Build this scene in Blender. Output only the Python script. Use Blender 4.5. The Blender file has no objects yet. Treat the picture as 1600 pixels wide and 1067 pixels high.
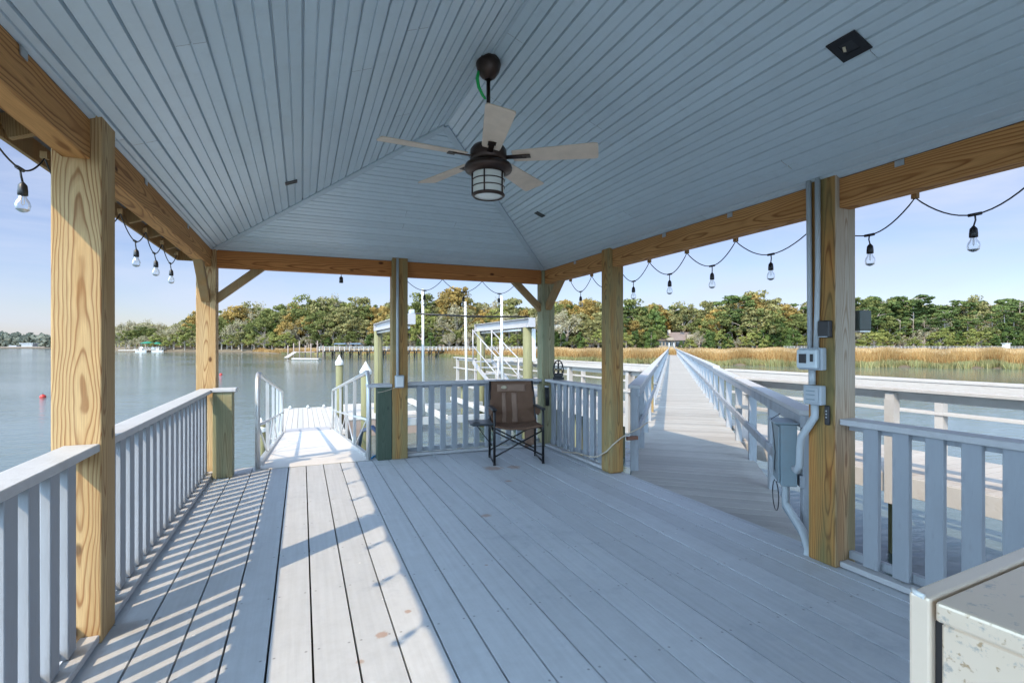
import bpy, math, random
import numpy as np
from mathutils import Vector, Matrix, Euler
R = math.radians
random.seed(7); RNG = np.random.default_rng(7)
scene = bpy.context.scene
col = scene.collection

# ------------------------------------------------------------------ camera
CAMH = 1.41; YAW = 22.4; F = 796.0
SY, CY = math.sin(R(YAW)), math.cos(R(YAW))
cam = bpy.data.cameras.new('camera'); cam_o = bpy.data.objects.new('camera', cam); col.objects.link(cam_o)
cam.sensor_width = 36; cam.lens = F / 1600 * 36; cam.shift_y = 0.0047
cam.clip_start = 0.05; cam.clip_end = 6000
cam_o.location = (0, 0, CAMH); cam_o.rotation_euler = (R(90), 0, R(-YAW))
scene.camera = cam_o

# ------------------------------------------------------------------ world, sun, exposure
SUN_EL = 44.8; SUN_H = Vector((-.795, -.607, 0)).normalized()
scene.world = bpy.data.worlds.new('World'); W = scene.world; W.use_nodes = True
nt = W.node_tree; nt.nodes.clear()
def wn(t, **k):
    n = nt.nodes.new(t)
    for a, b in k.items(): setattr(n, a, b)
    return n
wo = wn('ShaderNodeOutputWorld'); bg = wn('ShaderNodeBackground'); sky = wn('ShaderNodeTexSky')
sky.sky_type = 'NISHITA'; sky.sun_disc = False; sky.sun_elevation = R(SUN_EL)
sky.sun_rotation = math.atan2(SUN_H.x, SUN_H.y) % (2 * math.pi)
sky.altitude = 0; sky.air_density = 1.0; sky.dust_density = .6; sky.ozone_density = 1.6
tc = wn('ShaderNodeTexCoord'); mp = wn('ShaderNodeMapping'); mp.inputs['Scale'].default_value = (1.0, 1.0, 4.2)
mp.inputs['Location'].default_value = (2.3, 0.4, .2)
nz = wn('ShaderNodeTexNoise'); nz.inputs['Scale'].default_value = 2.2; nz.inputs['Detail'].default_value = 7; nz.inputs['Roughness'].default_value = .58
nz.inputs['Distortion'].default_value = .5
rp = wn('ShaderNodeValToRGB'); rp.color_ramp.elements[0].position = .36; rp.color_ramp.elements[1].position = .70
rp.color_ramp.elements[1].color = (.8, .8, .8, 1)
mx = wn('ShaderNodeMix', data_type='RGBA'); mx.inputs['B'].default_value = (5.6, 6.1, 6.9, 1)
L = nt.links.new
L(tc.outputs['Generated'], mp.inputs['Vector']); L(mp.outputs[0], nz.inputs['Vector']); L(nz.outputs['Fac'], rp.inputs[0])
# bright cloud added behind the camera, on the sun's side, to light the pavilion
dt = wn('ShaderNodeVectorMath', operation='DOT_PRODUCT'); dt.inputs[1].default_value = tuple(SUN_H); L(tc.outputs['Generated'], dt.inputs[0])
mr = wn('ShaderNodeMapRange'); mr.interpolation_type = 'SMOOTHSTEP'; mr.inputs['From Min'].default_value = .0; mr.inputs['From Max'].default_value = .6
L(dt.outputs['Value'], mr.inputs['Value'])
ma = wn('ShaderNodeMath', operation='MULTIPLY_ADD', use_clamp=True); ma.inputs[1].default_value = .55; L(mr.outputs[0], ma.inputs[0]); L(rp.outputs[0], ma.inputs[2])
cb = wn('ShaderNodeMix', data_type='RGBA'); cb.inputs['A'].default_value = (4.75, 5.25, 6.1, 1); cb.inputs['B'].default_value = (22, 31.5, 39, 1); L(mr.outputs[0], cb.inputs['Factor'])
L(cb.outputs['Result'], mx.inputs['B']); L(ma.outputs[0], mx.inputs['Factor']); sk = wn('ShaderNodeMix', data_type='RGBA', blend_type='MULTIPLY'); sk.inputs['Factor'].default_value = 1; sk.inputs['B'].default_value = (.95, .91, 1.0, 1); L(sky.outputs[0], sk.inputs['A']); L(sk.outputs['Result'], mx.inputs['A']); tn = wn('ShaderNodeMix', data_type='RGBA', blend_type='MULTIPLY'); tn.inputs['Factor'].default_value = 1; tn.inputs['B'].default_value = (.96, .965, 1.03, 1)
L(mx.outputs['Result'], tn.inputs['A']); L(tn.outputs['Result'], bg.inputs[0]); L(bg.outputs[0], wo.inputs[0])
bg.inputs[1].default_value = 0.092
sun = bpy.data.lights.new('sun', 'SUN'); sun.energy = 2.8; sun.angle = R(.55); sun.color = (1, .79, .53)
sun_o = bpy.data.objects.new('sun', sun); col.objects.link(sun_o)
SD = Vector((SUN_H.x * math.cos(R(SUN_EL)), SUN_H.y * math.cos(R(SUN_EL)), math.sin(R(SUN_EL))))
sun_o.rotation_euler = SD.to_track_quat('Z', 'Y').to_euler(); sun_o.location = (-20, -20, 30)
scene.view_settings.view_transform = 'Standard'; scene.view_settings.look = 'None'
scene.view_settings.exposure = 0.80; scene.view_settings.gamma = 1
scene.cycles.use_denoising = True
scene.cycles.max_bounces = 8; scene.cycles.diffuse_bounces = 6; scene.cycles.transparent_max_bounces = 12
scene.cycles.sample_clamp_indirect = 6

# ------------------------------------------------------------------ helpers
def at(px, d, z=0.0):
    """point at bearing (px of the 1600 wide view) and distance d along the view axis"""
    la = (px - 800) / F * d
    return Vector((CY * la + SY * d, -SY * la + CY * d, z))

class MB:
    def __init__(s): s.v = []; s.f = []; s.sm = []
    def add(s, vs, fs, smooth=False):
        b = len(s.v); s.v += [tuple(v) for v in vs]
        for f in fs: s.f.append(tuple(b + i for i in f)); s.sm.append(smooth)
        return s
    def box(s, x0, x1, y0, y1, z0, z1):
        return s.add([(x0,y0,z0),(x1,y0,z0),(x1,y1,z0),(x0,y1,z0),(x0,y0,z1),(x1,y0,z1),(x1,y1,z1),(x0,y1,z1)],
                     [(0,3,2,1),(4,5,6,7),(0,1,5,4),(1,2,6,5),(2,3,7,6),(3,0,4,7)])
    def cbox(s, c, sz, rot=None):
        hx, hy, hz = sz[0]/2, sz[1]/2, sz[2]/2
        vs = [Vector(p) for p in ((-hx,-hy,-hz),(hx,-hy,-hz),(hx,hy,-hz),(-hx,hy,-hz),(-hx,-hy,hz),(hx,-hy,hz),(hx,hy,hz),(-hx,hy,hz))]
        if rot is not None: vs = [rot @ v for v in vs]
        c = Vector(c)
        return s.add([v + c for v in vs], [(0,3,2,1),(4,5,6,7),(0,1,5,4),(1,2,6,5),(2,3,7,6),(3,0,4,7)])
    def bar(s, p, q, w, h, up=(0,0,1)):
        """bar of width w (across) and height h (towards up) from p to q"""
        p, q, up = Vector(p), Vector(q), Vector(up); d = (q - p).normalized()
        a = d.cross(up)
        if a.length < 1e-4: a = d.cross(Vector((0, 1, 0)))
        a.normalize(); b = a.cross(d).normalized()
        a = a * w / 2; b = b * h / 2
        vs = [p-a-b, p+a-b, p+a+b, p-a+b, q-a-b, q+a-b, q+a+b, q-a+b]
        return s.add(vs, [(0,1,2,3),(4,7,6,5),(0,4,5,1),(1,5,6,2),(2,6,7,3),(3,7,4,0)])
    def tube(s, pts, r, n=8, cap=True):
        pts = [Vector(p) for p in pts]
        rs = r if isinstance(r, (list, tuple)) else [r] * len(pts)
        vs = []; fs = []; prev = None
        for i, p in enumerate(pts):
            d = (pts[min(i+1, len(pts)-1)] - pts[max(i-1, 0)])
            if d.length < 1e-9: d = Vector((0,0,1))
            d.normalize()
            if prev is None:
                a = d.cross(Vector((0,0,1)))
                if a.length < .1: a = d.cross(Vector((0,1,0)))
            else: a = prev - d * prev.dot(d)
            a.normalize(); b = d.cross(a); prev = a
            for k in range(n):
                t = 2*math.pi*k/n; vs.append(p + (a*math.cos(t) + b*math.sin(t)) * rs[i])
        for i in range(len(pts)-1):
            for k in range(n):
                k2 = (k+1) % n; fs.append((i*n+k, i*n+k2, (i+1)*n+k2, (i+1)*n+k))
        s.add(vs, fs, True)
        if cap:
            b = len(s.v) - len(vs)
            s.f.append(tuple(b + k for k in range(n-1, -1, -1))); s.sm.append(False)
            s.f.append(tuple(b + (len(pts)-1)*n + k for k in range(n))); s.sm.append(False)
        return s
    def lathe(s, prof, c, n=20, rot=None, smooth=True):
        vs = []; fs = []; c = Vector(c)
        for r, z in prof:
            for k in range(n):
                t = 2*math.pi*k/n; v = Vector((r*math.cos(t), r*math.sin(t), z))
                if rot is not None: v = rot @ v
                vs.append(v + c)
        for i in range(len(prof)-1):
            for k in range(n):
                k2 = (k+1) % n; fs.append((i*n+k, i*n+k2, (i+1)*n+k2, (i+1)*n+k))
        return s.add(vs, fs, smooth)
    def prism(s, poly, z0, z1):
        n = len(poly)
        vs = [(x, y, z0) for x, y in poly] + [(x, y, z1) for x, y in poly]
        return s.add(vs, [tuple(range(n-1,-1,-1)), tuple(range(n, 2*n))] + [(i, (i+1)%n, n+(i+1)%n, n+i) for i in range(n)])
    def build(s, name, mat, parent=None, origin=None, bev=0, kind=None, seg=1):
        me = bpy.data.meshes.new(name)
        root = Vector((0,0,0))
        p = parent
        if p is not None:
            root = Vector(p['_o'])
        o0 = Vector(origin) if origin is not None else root
        me.from_pydata([(x-o0.x, y-o0.y, z-o0.z) for x, y, z in s.v], [], s.f)
        me.polygons.foreach_set('use_smooth', s.sm)
        me.materials.append(mat); me.update()
        o = bpy.data.objects.new(name, me); col.objects.link(o)
        o.location = o0 - root if parent is not None else o0
        o['_o'] = tuple(o0)
        if parent is not None: o.parent = parent
        if bev:
            m = o.modifiers.new('bevel', 'BEVEL'); m.width = bev; m.segments = seg; m.limit_method = 'ANGLE'; m.angle_limit = R(40)
        if kind: o['kind'] = kind
        return o

def tag(o, label=None, cat=None, group=None, kind=None):
    if label: o['label'] = label
    if cat: o['category'] = cat
    if group: o['group'] = group
    if kind: o['kind'] = kind
    return o
def thing(name, label, cat, loc=(0,0,0), group=None):
    o = bpy.data.objects.new(name, None); col.objects.link(o); o.location = loc; o['_o'] = tuple(loc)
    o.empty_display_size = .1
    return tag(o, label, cat, group)
def copy_tree(o, parent=None):
    c = o.copy(); col.objects.link(c); c.parent = parent
    for ch in list(o.children): copy_tree(ch, c)
    return c

# ------------------------------------------------------------------ materials
def newmat(name):
    m = bpy.data.materials.new(name); m.use_nodes = True; t = m.node_tree
    b = t.nodes['Principled BSDF']; return m, t, b
def node(t, ty, ins=None, **k):
    n = t.nodes.new(ty)
    for a, v in k.items(): setattr(n, a, v)
    for a, v in (ins or {}).items():
        if isinstance(v, bpy.types.NodeSocket): t.links.new(v, n.inputs[a])
        else: n.inputs[a].default_value = v
    return n
def math_(t, op, a, b=None, c=None):
    n = t.nodes.new('ShaderNodeMath'); n.operation = op
    for i, v in enumerate((a, b, c)):
        if v is None: continue
        if isinstance(v, bpy.types.NodeSocket): t.links.new(v, n.inputs[i])
        else: n.inputs[i].default_value = v
    return n.outputs[0]
def ramp(t, fac, stops):
    n = t.nodes.new('ShaderNodeValToRGB'); t.links.new(fac, n.inputs[0]); e = n.color_ramp.elements
    e[0].position, e[0].color = stops[0][0], (*stops[0][1], 1); e[1].position, e[1].color = stops[-1][0], (*stops[-1][1], 1)
    for p, c in stops[1:-1]:
        x = e.new(p); x.color = (*c, 1)
    return n.outputs[0]
def mixc(t, f, a, b, mode='MIX'):
    n = t.nodes.new('ShaderNodeMix'); n.data_type = 'RGBA'; n.blend_type = mode
    for k, v in (('Factor', f), ('A', a), ('B', b)):
        s_ = [i for i in n.inputs if i.name == k and (i.type == ('VALUE' if k == 'Factor' else 'RGBA'))][0]
        if isinstance(v, bpy.types.NodeSocket): t.links.new(v, s_)
        elif k == 'Factor': s_.default_value = v
        else: s_.default_value = (*v, 1)
    return [o for o in n.outputs if o.type == 'RGBA'][0]

def M(name, c, rough=.6, metal=0, var=.12, vs=3.0, stretch=(1,1,1), bump=0, bs=60, island=0, dirt=None, dirt_amt=.5, dirt_scale=5, spec=.5):
    m, t, b = newmat(name)
    co = node(t, 'ShaderNodeTexCoord').outputs['Object']
    mpn = node(t, 'ShaderNodeMapping', {'Vector': co, 'Scale': stretch}).outputs[0]
    n1 = node(t, 'ShaderNodeTexNoise', {'Vector': mpn, 'Scale': vs, 'Detail': 6.0, 'Roughness': .6}).outputs['Fac']
    f = math_(t, 'MULTIPLY_ADD', n1, 2*var, 1-var)
    if island:
        g = node(t, 'ShaderNodeNewGeometry').outputs['Random Per Island']
        f = math_(t, 'MULTIPLY', f, math_(t, 'MULTIPLY_ADD', g, 2*island, 1-island))
    colr = mixc(t, 1.0, c, node(t, 'ShaderNodeCombineColor', {0: f, 1: f, 2: f}).outputs[0], 'MULTIPLY')
    if dirt:
        n2 = node(t, 'ShaderNodeTexNoise', {'Vector': mpn, 'Scale': dirt_scale, 'Detail': 8.0, 'Roughness': .7}).outputs['Fac']
        fd = math_(t, 'MULTIPLY', ramp(t, n2, [(.52, (0,0,0)), (.72, (1,1,1))]), dirt_amt)
        colr = mixc(t, fd, colr, dirt)
    t.links.new(colr, b.inputs['Base Color'])
    b.inputs['Roughness'].default_value = rough; b.inputs['Metallic'].default_value = metal
    b.inputs['Specular IOR Level'].default_value = spec
    if bump:
        n3 = node(t, 'ShaderNodeTexNoise', {'Vector': mpn, 'Scale': bs, 'Detail': 4.0}).outputs['Fac']
        bm = node(t, 'ShaderNodeBump', {'Height': n3, 'Strength': bump, 'Distance': .01})
        t.links.new(bm.outputs[0], b.inputs['Normal'])
    return m

def wood(name, axis, light, mid, dark, tint=None, tint_amt=.0, ring=.0092, face=False):
    m, t, b = newmat(name)
    co = node(t, 'ShaderNodeTexCoord').outputs['Object']
    rnd = node(t, 'ShaderNodeObjectInfo').outputs['Random']
    sx = node(t, 'ShaderNodeSeparateXYZ', {0: co}); X, Y, Z = sx.outputs
    a, bb, c = {'Z': (X, Y, Z), 'X': (Y, Z, X), 'Y': (X, Z, Y)}[axis]
    cr = math_(t, 'ADD', c, math_(t, 'MULTIPLY', rnd, 37.0))
    v1 = node(t, 'ShaderNodeCombineXYZ', {0: math_(t,'MULTIPLY',a,8.0), 1: math_(t,'MULTIPLY',bb,8.0), 2: math_(t,'MULTIPLY',cr,2.1)}).outputs[0]
    nA = node(t, 'ShaderNodeTexNoise', {'Vector': v1, 'Scale': 1.0, 'Detail': 2.0, 'Roughness': .45}).outputs['Fac']
    v2 = node(t, 'ShaderNodeCombineXYZ', {0: math_(t,'MULTIPLY',a,2.0), 1: math_(t,'MULTIPLY',bb,2.0), 2: math_(t,'MULTIPLY',cr,.35)}).outputs[0]
    nB = node(t, 'ShaderNodeTexNoise', {'Vector': v2, 'Scale': 1.0, 'Detail': 1.0}).outputs['Fac']
    off = math_(t, 'MULTIPLY_ADD', rnd, .05, .015)
    aa = math_(t, 'ADD', a, math_(t, 'MULTIPLY_ADD', nB, .16, -.08))
    ba = math_(t, 'ADD', bb, off)
    r = math_(t, 'SQRT', math_(t, 'ADD', math_(t,'MULTIPLY',aa,aa), math_(t,'MULTIPLY',ba,ba)))
    r = math_(t, 'ADD', r, math_(t, 'MULTIPLY', nA, .04))
    r = math_(t, 'ADD', r, math_(t, 'MULTIPLY', math_(t, 'ABSOLUTE', math_(t, 'ADD', c, math_(t, 'MULTIPLY_ADD', rnd, 1.6, -.8))), .026))
    sn = math_(t, 'FRACT', math_(t, 'MULTIPLY', r, 1/ring))
    v3 = node(t, 'ShaderNodeCombineXYZ', {0: math_(t,'MULTIPLY',a,260.0), 1: math_(t,'MULTIPLY',bb,260.0), 2: math_(t,'MULTIPLY',cr,7.0)}).outputs[0]
    nC = node(t, 'ShaderNodeTexNoise', {'Vector': v3, 'Scale': 1.0, 'Detail': 3.0}).outputs['Fac']
    v4 = node(t, 'ShaderNodeCombineXYZ', {0: math_(t,'MULTIPLY',a,9.0), 1: math_(t,'MULTIPLY',bb,9.0), 2: math_(t,'MULTIPLY',cr,1.6)}).outputs[0]
    nD = node(t, 'ShaderNodeTexNoise', {'Vector': v4, 'Scale': 1.0, 'Detail': 4.0}).outputs['Fac']
    gr = ramp(t, sn, [(0, (1,1,1)), (.08, (.95,)*3), (.2, (.12,)*3), (.55, (0,0,0)), (.84, (.35,)*3), (1, (1,1,1))])
    gr = math_(t, 'MULTIPLY', gr, math_(t, 'MULTIPLY_ADD', nD, 1.1, .35))
    base = mixc(t, gr, light, dark)
    base = mixc(t, math_(t, 'MULTIPLY', ramp(t, nD, [(.42, (0,)*3), (.68, (1,)*3)]), .6), base, mid)
    # knots
    vk = node(t, 'ShaderNodeCombineXYZ', {0: math_(t,'MULTIPLY',a,4.0), 1: math_(t,'MULTIPLY',bb,4.0), 2: math_(t,'MULTIPLY',cr,2.2)}).outputs[0]
    vo = node(t, 'ShaderNodeTexVoronoi', {'Vector': vk, 'Scale': 1.0}).outputs['Distance']
    base = mixc(t, ramp(t, vo, [(.045, (1,)*3), (.085, (0,)*3)]), base, tuple(x*.5 for x in dark))
    if tint:
        v5 = node(t, 'ShaderNodeCombineXYZ', {0: math_(t,'MULTIPLY',a,7.0), 1: math_(t,'MULTIPLY',bb,7.0), 2: math_(t,'MULTIPLY',cr,.8)}).outputs[0]
        nE = node(t, 'ShaderNodeTexNoise', {'Vector': v5, 'Scale': 1.3, 'Detail': 3.0}).outputs['Fac']
        base = mixc(t, math_(t, 'MULTIPLY', ramp(t, nE, [(.35, (0,)*3), (.6, (1,)*3)]), tint_amt), base, tint)
    if face:   # the outer face has greyed with weather
        ny = node(t, 'ShaderNodeSeparateXYZ', {0: node(t, 'ShaderNodeTexCoord').outputs['Normal']}).outputs[1]
        fm = math_(t, 'MULTIPLY', ramp(t, math_(t, 'MULTIPLY', ny, -1.0), [(.5, (0,)*3), (.8, (1,)*3)]), ramp(t, math_(t, 'MULTIPLY_ADD', c, .4, .5), [(.25, (.25,)*3), (.5, (.9,)*3)]))
        gy = mixc(t, gr, (.50,.44,.36), (.32,.23,.16))
        base = mixc(t, fm, base, gy)
    ff = math_(t, 'MULTIPLY_ADD', nC, .6, .7)
    base = mixc(t, 1.0, base, node(t, 'ShaderNodeCombineColor', {0: ff, 1: ff, 2: ff}).outputs[0], 'MULTIPLY')
    t.links.new(base, b.inputs['Base Color']); b.inputs['Roughness'].default_value = .72; b.inputs['Specular IOR Level'].default_value = .25
    h = math_(t, 'ADD', math_(t, 'MULTIPLY', gr, .5), nC)
    bm = node(t, 'ShaderNodeBump', {'Height': h, 'Strength': .35, 'Distance': .003}); t.links.new(bm.outputs[0], b.inputs['Normal'])
    return m

PINE = ((.52,.35,.17), (.43,.24,.085), (.19,.058,.012))
WZ = wood('pine_post', 'Z', *PINE, tint=(.50,.43,.26), tint_amt=.2, ring=.0088)
WX = wood('pine_beam_across', 'X', (.56,.23,.07), (.44,.16,.045), (.20,.055,.014), ring=.0125)
WY = wood('pine_beam_along', 'Y', (.55,.28,.10), (.42,.19,.06), (.19,.065,.018), ring=.0125)
WG = wood('green_treated_pine', 'Z', (.36,.32,.19), (.28,.24,.13), (.15,.10,.045), tint=(.23,.27,.17), tint_amt=.6)
WR = wood('brown_treated_pine', 'Z', (.44,.235,.075), (.32,.16,.05), (.14,.05,.014), tint=(.25,.25,.13), tint_amt=.6)
WRF = wood('brown_pine_grey_face', 'Z', (.48,.24,.07), (.34,.15,.045), (.14,.045,.013), tint=(.14,.155,.07), tint_amt=.7, face=True)
WD = wood('dark_green_timber', 'Z', (.10,.12,.09), (.07,.10,.07), (.05,.06,.045), tint=(.06,.10,.07), tint_amt=.5)
WK = wood('brace_timber', 'Z', (.42,.25,.11), (.30,.17,.065), (.18,.08,.025), tint=(.25,.22,.13), tint_amt=.4)

def deck_mat():
    m, t, b = newmat('painted_deck')
    co = node(t, 'ShaderNodeTexCoord').outputs['Object']
    isl = node(t, 'ShaderNodeNewGeometry').outputs['Random Per Island']
    sx = node(t, 'ShaderNodeSeparateXYZ', {0: co})
    v = node(t, 'ShaderNodeCombineXYZ', {0: math_(t,'MULTIPLY',sx.outputs[0],40.0), 1: math_(t,'MULTIPLY',sx.outputs[1],1.5), 2: math_(t,'MULTIPLY',isl,50.0)}).outputs[0]
    g = node(t, 'ShaderNodeTexNoise', {'Vector': v, 'Scale': 1.0, 'Detail': 5.0}).outputs['Fac']
    n1 = node(t, 'ShaderNodeTexNoise', {'Vector': co, 'Scale': .9, 'Detail': 6.0, 'Roughness': .6}).outputs['Fac']
    n2 = node(t, 'ShaderNodeTexNoise', {'Vector': co, 'Scale': 9.0, 'Detail': 8.0, 'Roughness': .72}).outputs['Fac']
    f = math_(t, 'ADD', math_(t, 'MULTIPLY_ADD', g, .26, .76), math_(t, 'MULTIPLY', isl, .12))
    f = math_(t, 'MULTIPLY', f, math_(t, 'MULTIPLY_ADD', n2, .40, .78))
    base = mixc(t, 1.0, (.52,.545,.585), node(t, 'ShaderNodeCombineColor', {0: f, 1: f, 2: f}).outputs[0], 'MULTIPLY')
    worn = ramp(t, math_(t, 'MULTIPLY', n1, n2), [(.27, (0,)*3), (.40, (1,)*3)])
    base = mixc(t, math_(t, 'MULTIPLY', worn, .6), base, (.33,.355,.40))
    # rust coloured leaf stains
    for (x, y, r) in ((2.0,4.95,.05),(1.42,4.02,.055),(.36,2.55,.035),(.24,2.37,.02),(2.05,5.55,.13),(2.3,5.5,.09),(.52,2.72,.02),(1.1,3.1,.012)):
        d = node(t, 'ShaderNodeVectorMath', {0: co, 1: (x, y, .0)}, operation='DISTANCE').outputs['Value']
        d = math_(t, 'ADD', d, math_(t, 'MULTIPLY_ADD', n2, r*2.4, -r*1.2))
        base = mixc(t, math_(t, 'MULTIPLY', ramp(t, math_(t, 'DIVIDE', d, r), [(.55, (1,)*3), (1.0, (0,)*3)]), .6), base, (.33,.17,.09))
    gx = math_(t, 'PINGPONG', math_(t, 'ADD', sx.outputs[0], -.045+.19*20), .095); gx = math_(t, 'SUBTRACT', gx, .028)
    gy = math_(t, 'PINGPONG', math_(t, 'ADD', sx.outputs[1], 6.0), .305)
    sd = math_(t, 'SQRT', math_(t, 'ADD', math_(t, 'MULTIPLY', gx, gx), math_(t, 'MULTIPLY', gy, gy)))
    base = mixc(t, math_(t, 'MULTIPLY', ramp(t, sd, [(.0045, (1,)*3), (.008, (0,)*3)]), .6), base, (.10,.10,.11))
    sp = node(t, 'ShaderNodeTexVoronoi', {'Vector': co, 'Scale': 3.2}).outputs['Distance']
    base = mixc(t, ramp(t, sp, [(.02, (1,)*3), (.028, (0,)*3)]), base, (.7,.7,.7))
    t.links.new(base, b.inputs['Base Color'])
    t.links.new(math_(t, 'MULTIPLY_ADD', n2, .35, .38), b.inputs['Roughness']); b.inputs['Specular IOR Level'].default_value = .4
    bm = node(t, 'ShaderNodeBump', {'Height': math_(t, 'ADD', g, n2), 'Strength': .25, 'Distance': .004}); t.links.new(bm.outputs[0], b.inputs['Normal'])
    return m
DECK = deck_mat()
PAINT = M('grey_rail_paint', (.295,.315,.345), .6, var=.2, vs=7, stretch=(1,1,.18), bump=.2, bs=40, island=.12, dirt=(.15,.155,.16), dirt_amt=.7, dirt_scale=8)
CAPM = M('grey_cap_paint', (.45,.45,.46), .5, var=.14, vs=6, bump=.2, bs=50, island=.04, dirt=(.30,.29,.28), dirt_amt=.35, dirt_scale=9)
WALKM = M('walkway_boards', (.37,.355,.33), .6, var=.12, vs=4, bump=.2, bs=40, island=.13, dirt=(.33,.33,.33), dirt_amt=.4)
PIERM = M('weathered_pier_paint', (.42,.395,.37), .65, var=.15, vs=5, bump=.3, bs=40, island=.08, dirt=(.33,.28,.25), dirt_amt=.5)
CEIL = M('blue_ceiling_paint', (.51,.60,.66), .30, var=.07, vs=1.2, bump=.08, bs=9, island=.035, dirt=(.33,.38,.41), dirt_amt=.22, dirt_scale=9)
TRIM = M('blue_trim_paint', (.42,.50,.56), .45, var=.08)
ALU = M('aluminium', (.62,.62,.61), .38, metal=.65, var=.08, vs=8)
ALUW = M('white_aluminium', (.43,.42,.43), .45, metal=.1, var=.06)
GALV = M('galvanised', (.5,.52,.54), .4, metal=.8, var=.25, vs=30)
PVC = M('grey_conduit', (.45,.49,.52), .4, var=.06)
PVCW = M('white_pipe', (.58,.57,.55), .4, var=.06)
BOXM = M('grey_box_plastic', (.42,.46,.50), .45, var=.08)
PANEL = M('grey_panel_steel', (.24,.31,.35), .45, metal=.2, var=.1, dirt=(.3,.22,.15), dirt_amt=.3)
BLACK = M('black_plastic', (.018,.018,.02), .4, var=.15)
BLKM = M('black_steel', (.02,.02,.022), .35, metal=.4, var=.2)
BRONZE = M('oiled_bronze', (.055,.035,.028), .35, metal=.7, var=.3, vs=20)
BLADE = M('weathered_oak_blade', (.66,.54,.43), .55, var=.25, vs=8, stretch=(1,1,1), bump=.1)
GLASSW = M('frosted_glass', (.82,.84,.80), .3, var=.02)
FAB = M('brown_canvas', (.15,.08,.048), .85, var=.15, vs=10, bump=.4, bs=300)
FABL = M('brown_panel', (.27,.17,.12), .8, var=.12, vs=10, bump=.3, bs=300)
CREAM = M('cream_patch', (.55,.47,.33), .7)
PILE = M('green_treated_pile', (.185,.18,.09), .8, var=.25, vs=3, stretch=(4,4,.6), bump=.5, bs=20, dirt=(.10,.11,.06), dirt_amt=.6)
PILED = M('old_dark_pile', (.06,.055,.045), .9, var=.4)
PIERBG = M('old_pier_wood', (.30,.24,.21), .9, var=.3, island=.2)
WHITE = M('white_plastic', (.66,.66,.65), .45, var=.05, dirt=(.5,.48,.42), dirt_amt=.3)
STEEL = None
GREEN = M('green_plastic', (.01,.42,.09), .4)
ROOFM = M('asphalt_shingles', (.12,.12,.125), .9, var=.3, vs=40)
ROPE = M('cream_cable', (.5,.42,.33), .7)
CORD = M('dark_cord', (.02,.018,.016), .5)
REDP = M('red_buoy_paint', (.5,.04,.03), .4)
RUSTB = M('rusty_bracket', (.2,.09,.06), .7, var=.3)
def steel_mat():
    m, t, b = newmat('rust_speckled_steel')
    co = node(t, 'ShaderNodeTexCoord').outputs['Object']
    n = node(t, 'ShaderNodeTexNoise', {'Vector': co, 'Scale': 26.0, 'Detail': 8.0, 'Roughness': .7}).outputs['Fac']
    n2 = node(t, 'ShaderNodeTexNoise', {'Vector': co, 'Scale': 60.0, 'Detail': 4.0}).outputs['Fac']
    n3 = node(t, 'ShaderNodeTexNoise', {'Vector': co, 'Scale': 5.0, 'Detail': 6.0}).outputs['Fac']
    zc = node(t, 'ShaderNodeSeparateXYZ', {0: node(t, 'ShaderNodeNewGeometry').outputs['Normal']}).outputs[2]
    side = math_(t, 'SUBTRACT', 1.0, math_(t, 'ABSOLUTE', zc))
    base = mixc(t, n3, (.74,.58,.42), (.84,.71,.57))
    base = mixc(t, math_(t,'MULTIPLY', ramp(t, n, [(.56, (0,)*3), (.66, (1,)*3)]), .75), base, (.33,.32,.31))
    rust = math_(t, 'MULTIPLY', ramp(t, n2, [(.6, (0,)*3), (.68, (1,)*3)]), side)
    base = mixc(t, math_(t, 'MULTIPLY', rust, .8), base, (.42,.26,.12))
    t.links.new(base, b.inputs['Base Color']); b.inputs['Metallic'].default_value = .35
    t.links.new(math_(t, 'MULTIPLY_ADD', n3, .35, .28), b.inputs['Roughness'])
    return m
STEEL = steel_mat()
def glass_mat():
    m, t, b = newmat('clear_bulb_glass')
    t.nodes.remove(b)
    tr = node(t, 'ShaderNodeBsdfTransparent', {'Color': (.93,.95,.96,1)}); gl = node(t, 'ShaderNodeBsdfGlossy', {'Roughness': .03})
    fr = node(t, 'ShaderNodeFresnel', {'IOR': 1.45})
    mxs = node(t, 'ShaderNodeMixShader', {0: math_(t, 'MULTIPLY', fr.outputs[0], .5), 1: tr.outputs[0], 2: gl.outputs[0]})
    t.links.new(mxs.outputs[0], t.nodes['Material Output'].inputs[0]); return m
GLASS = glass_mat()

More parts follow.
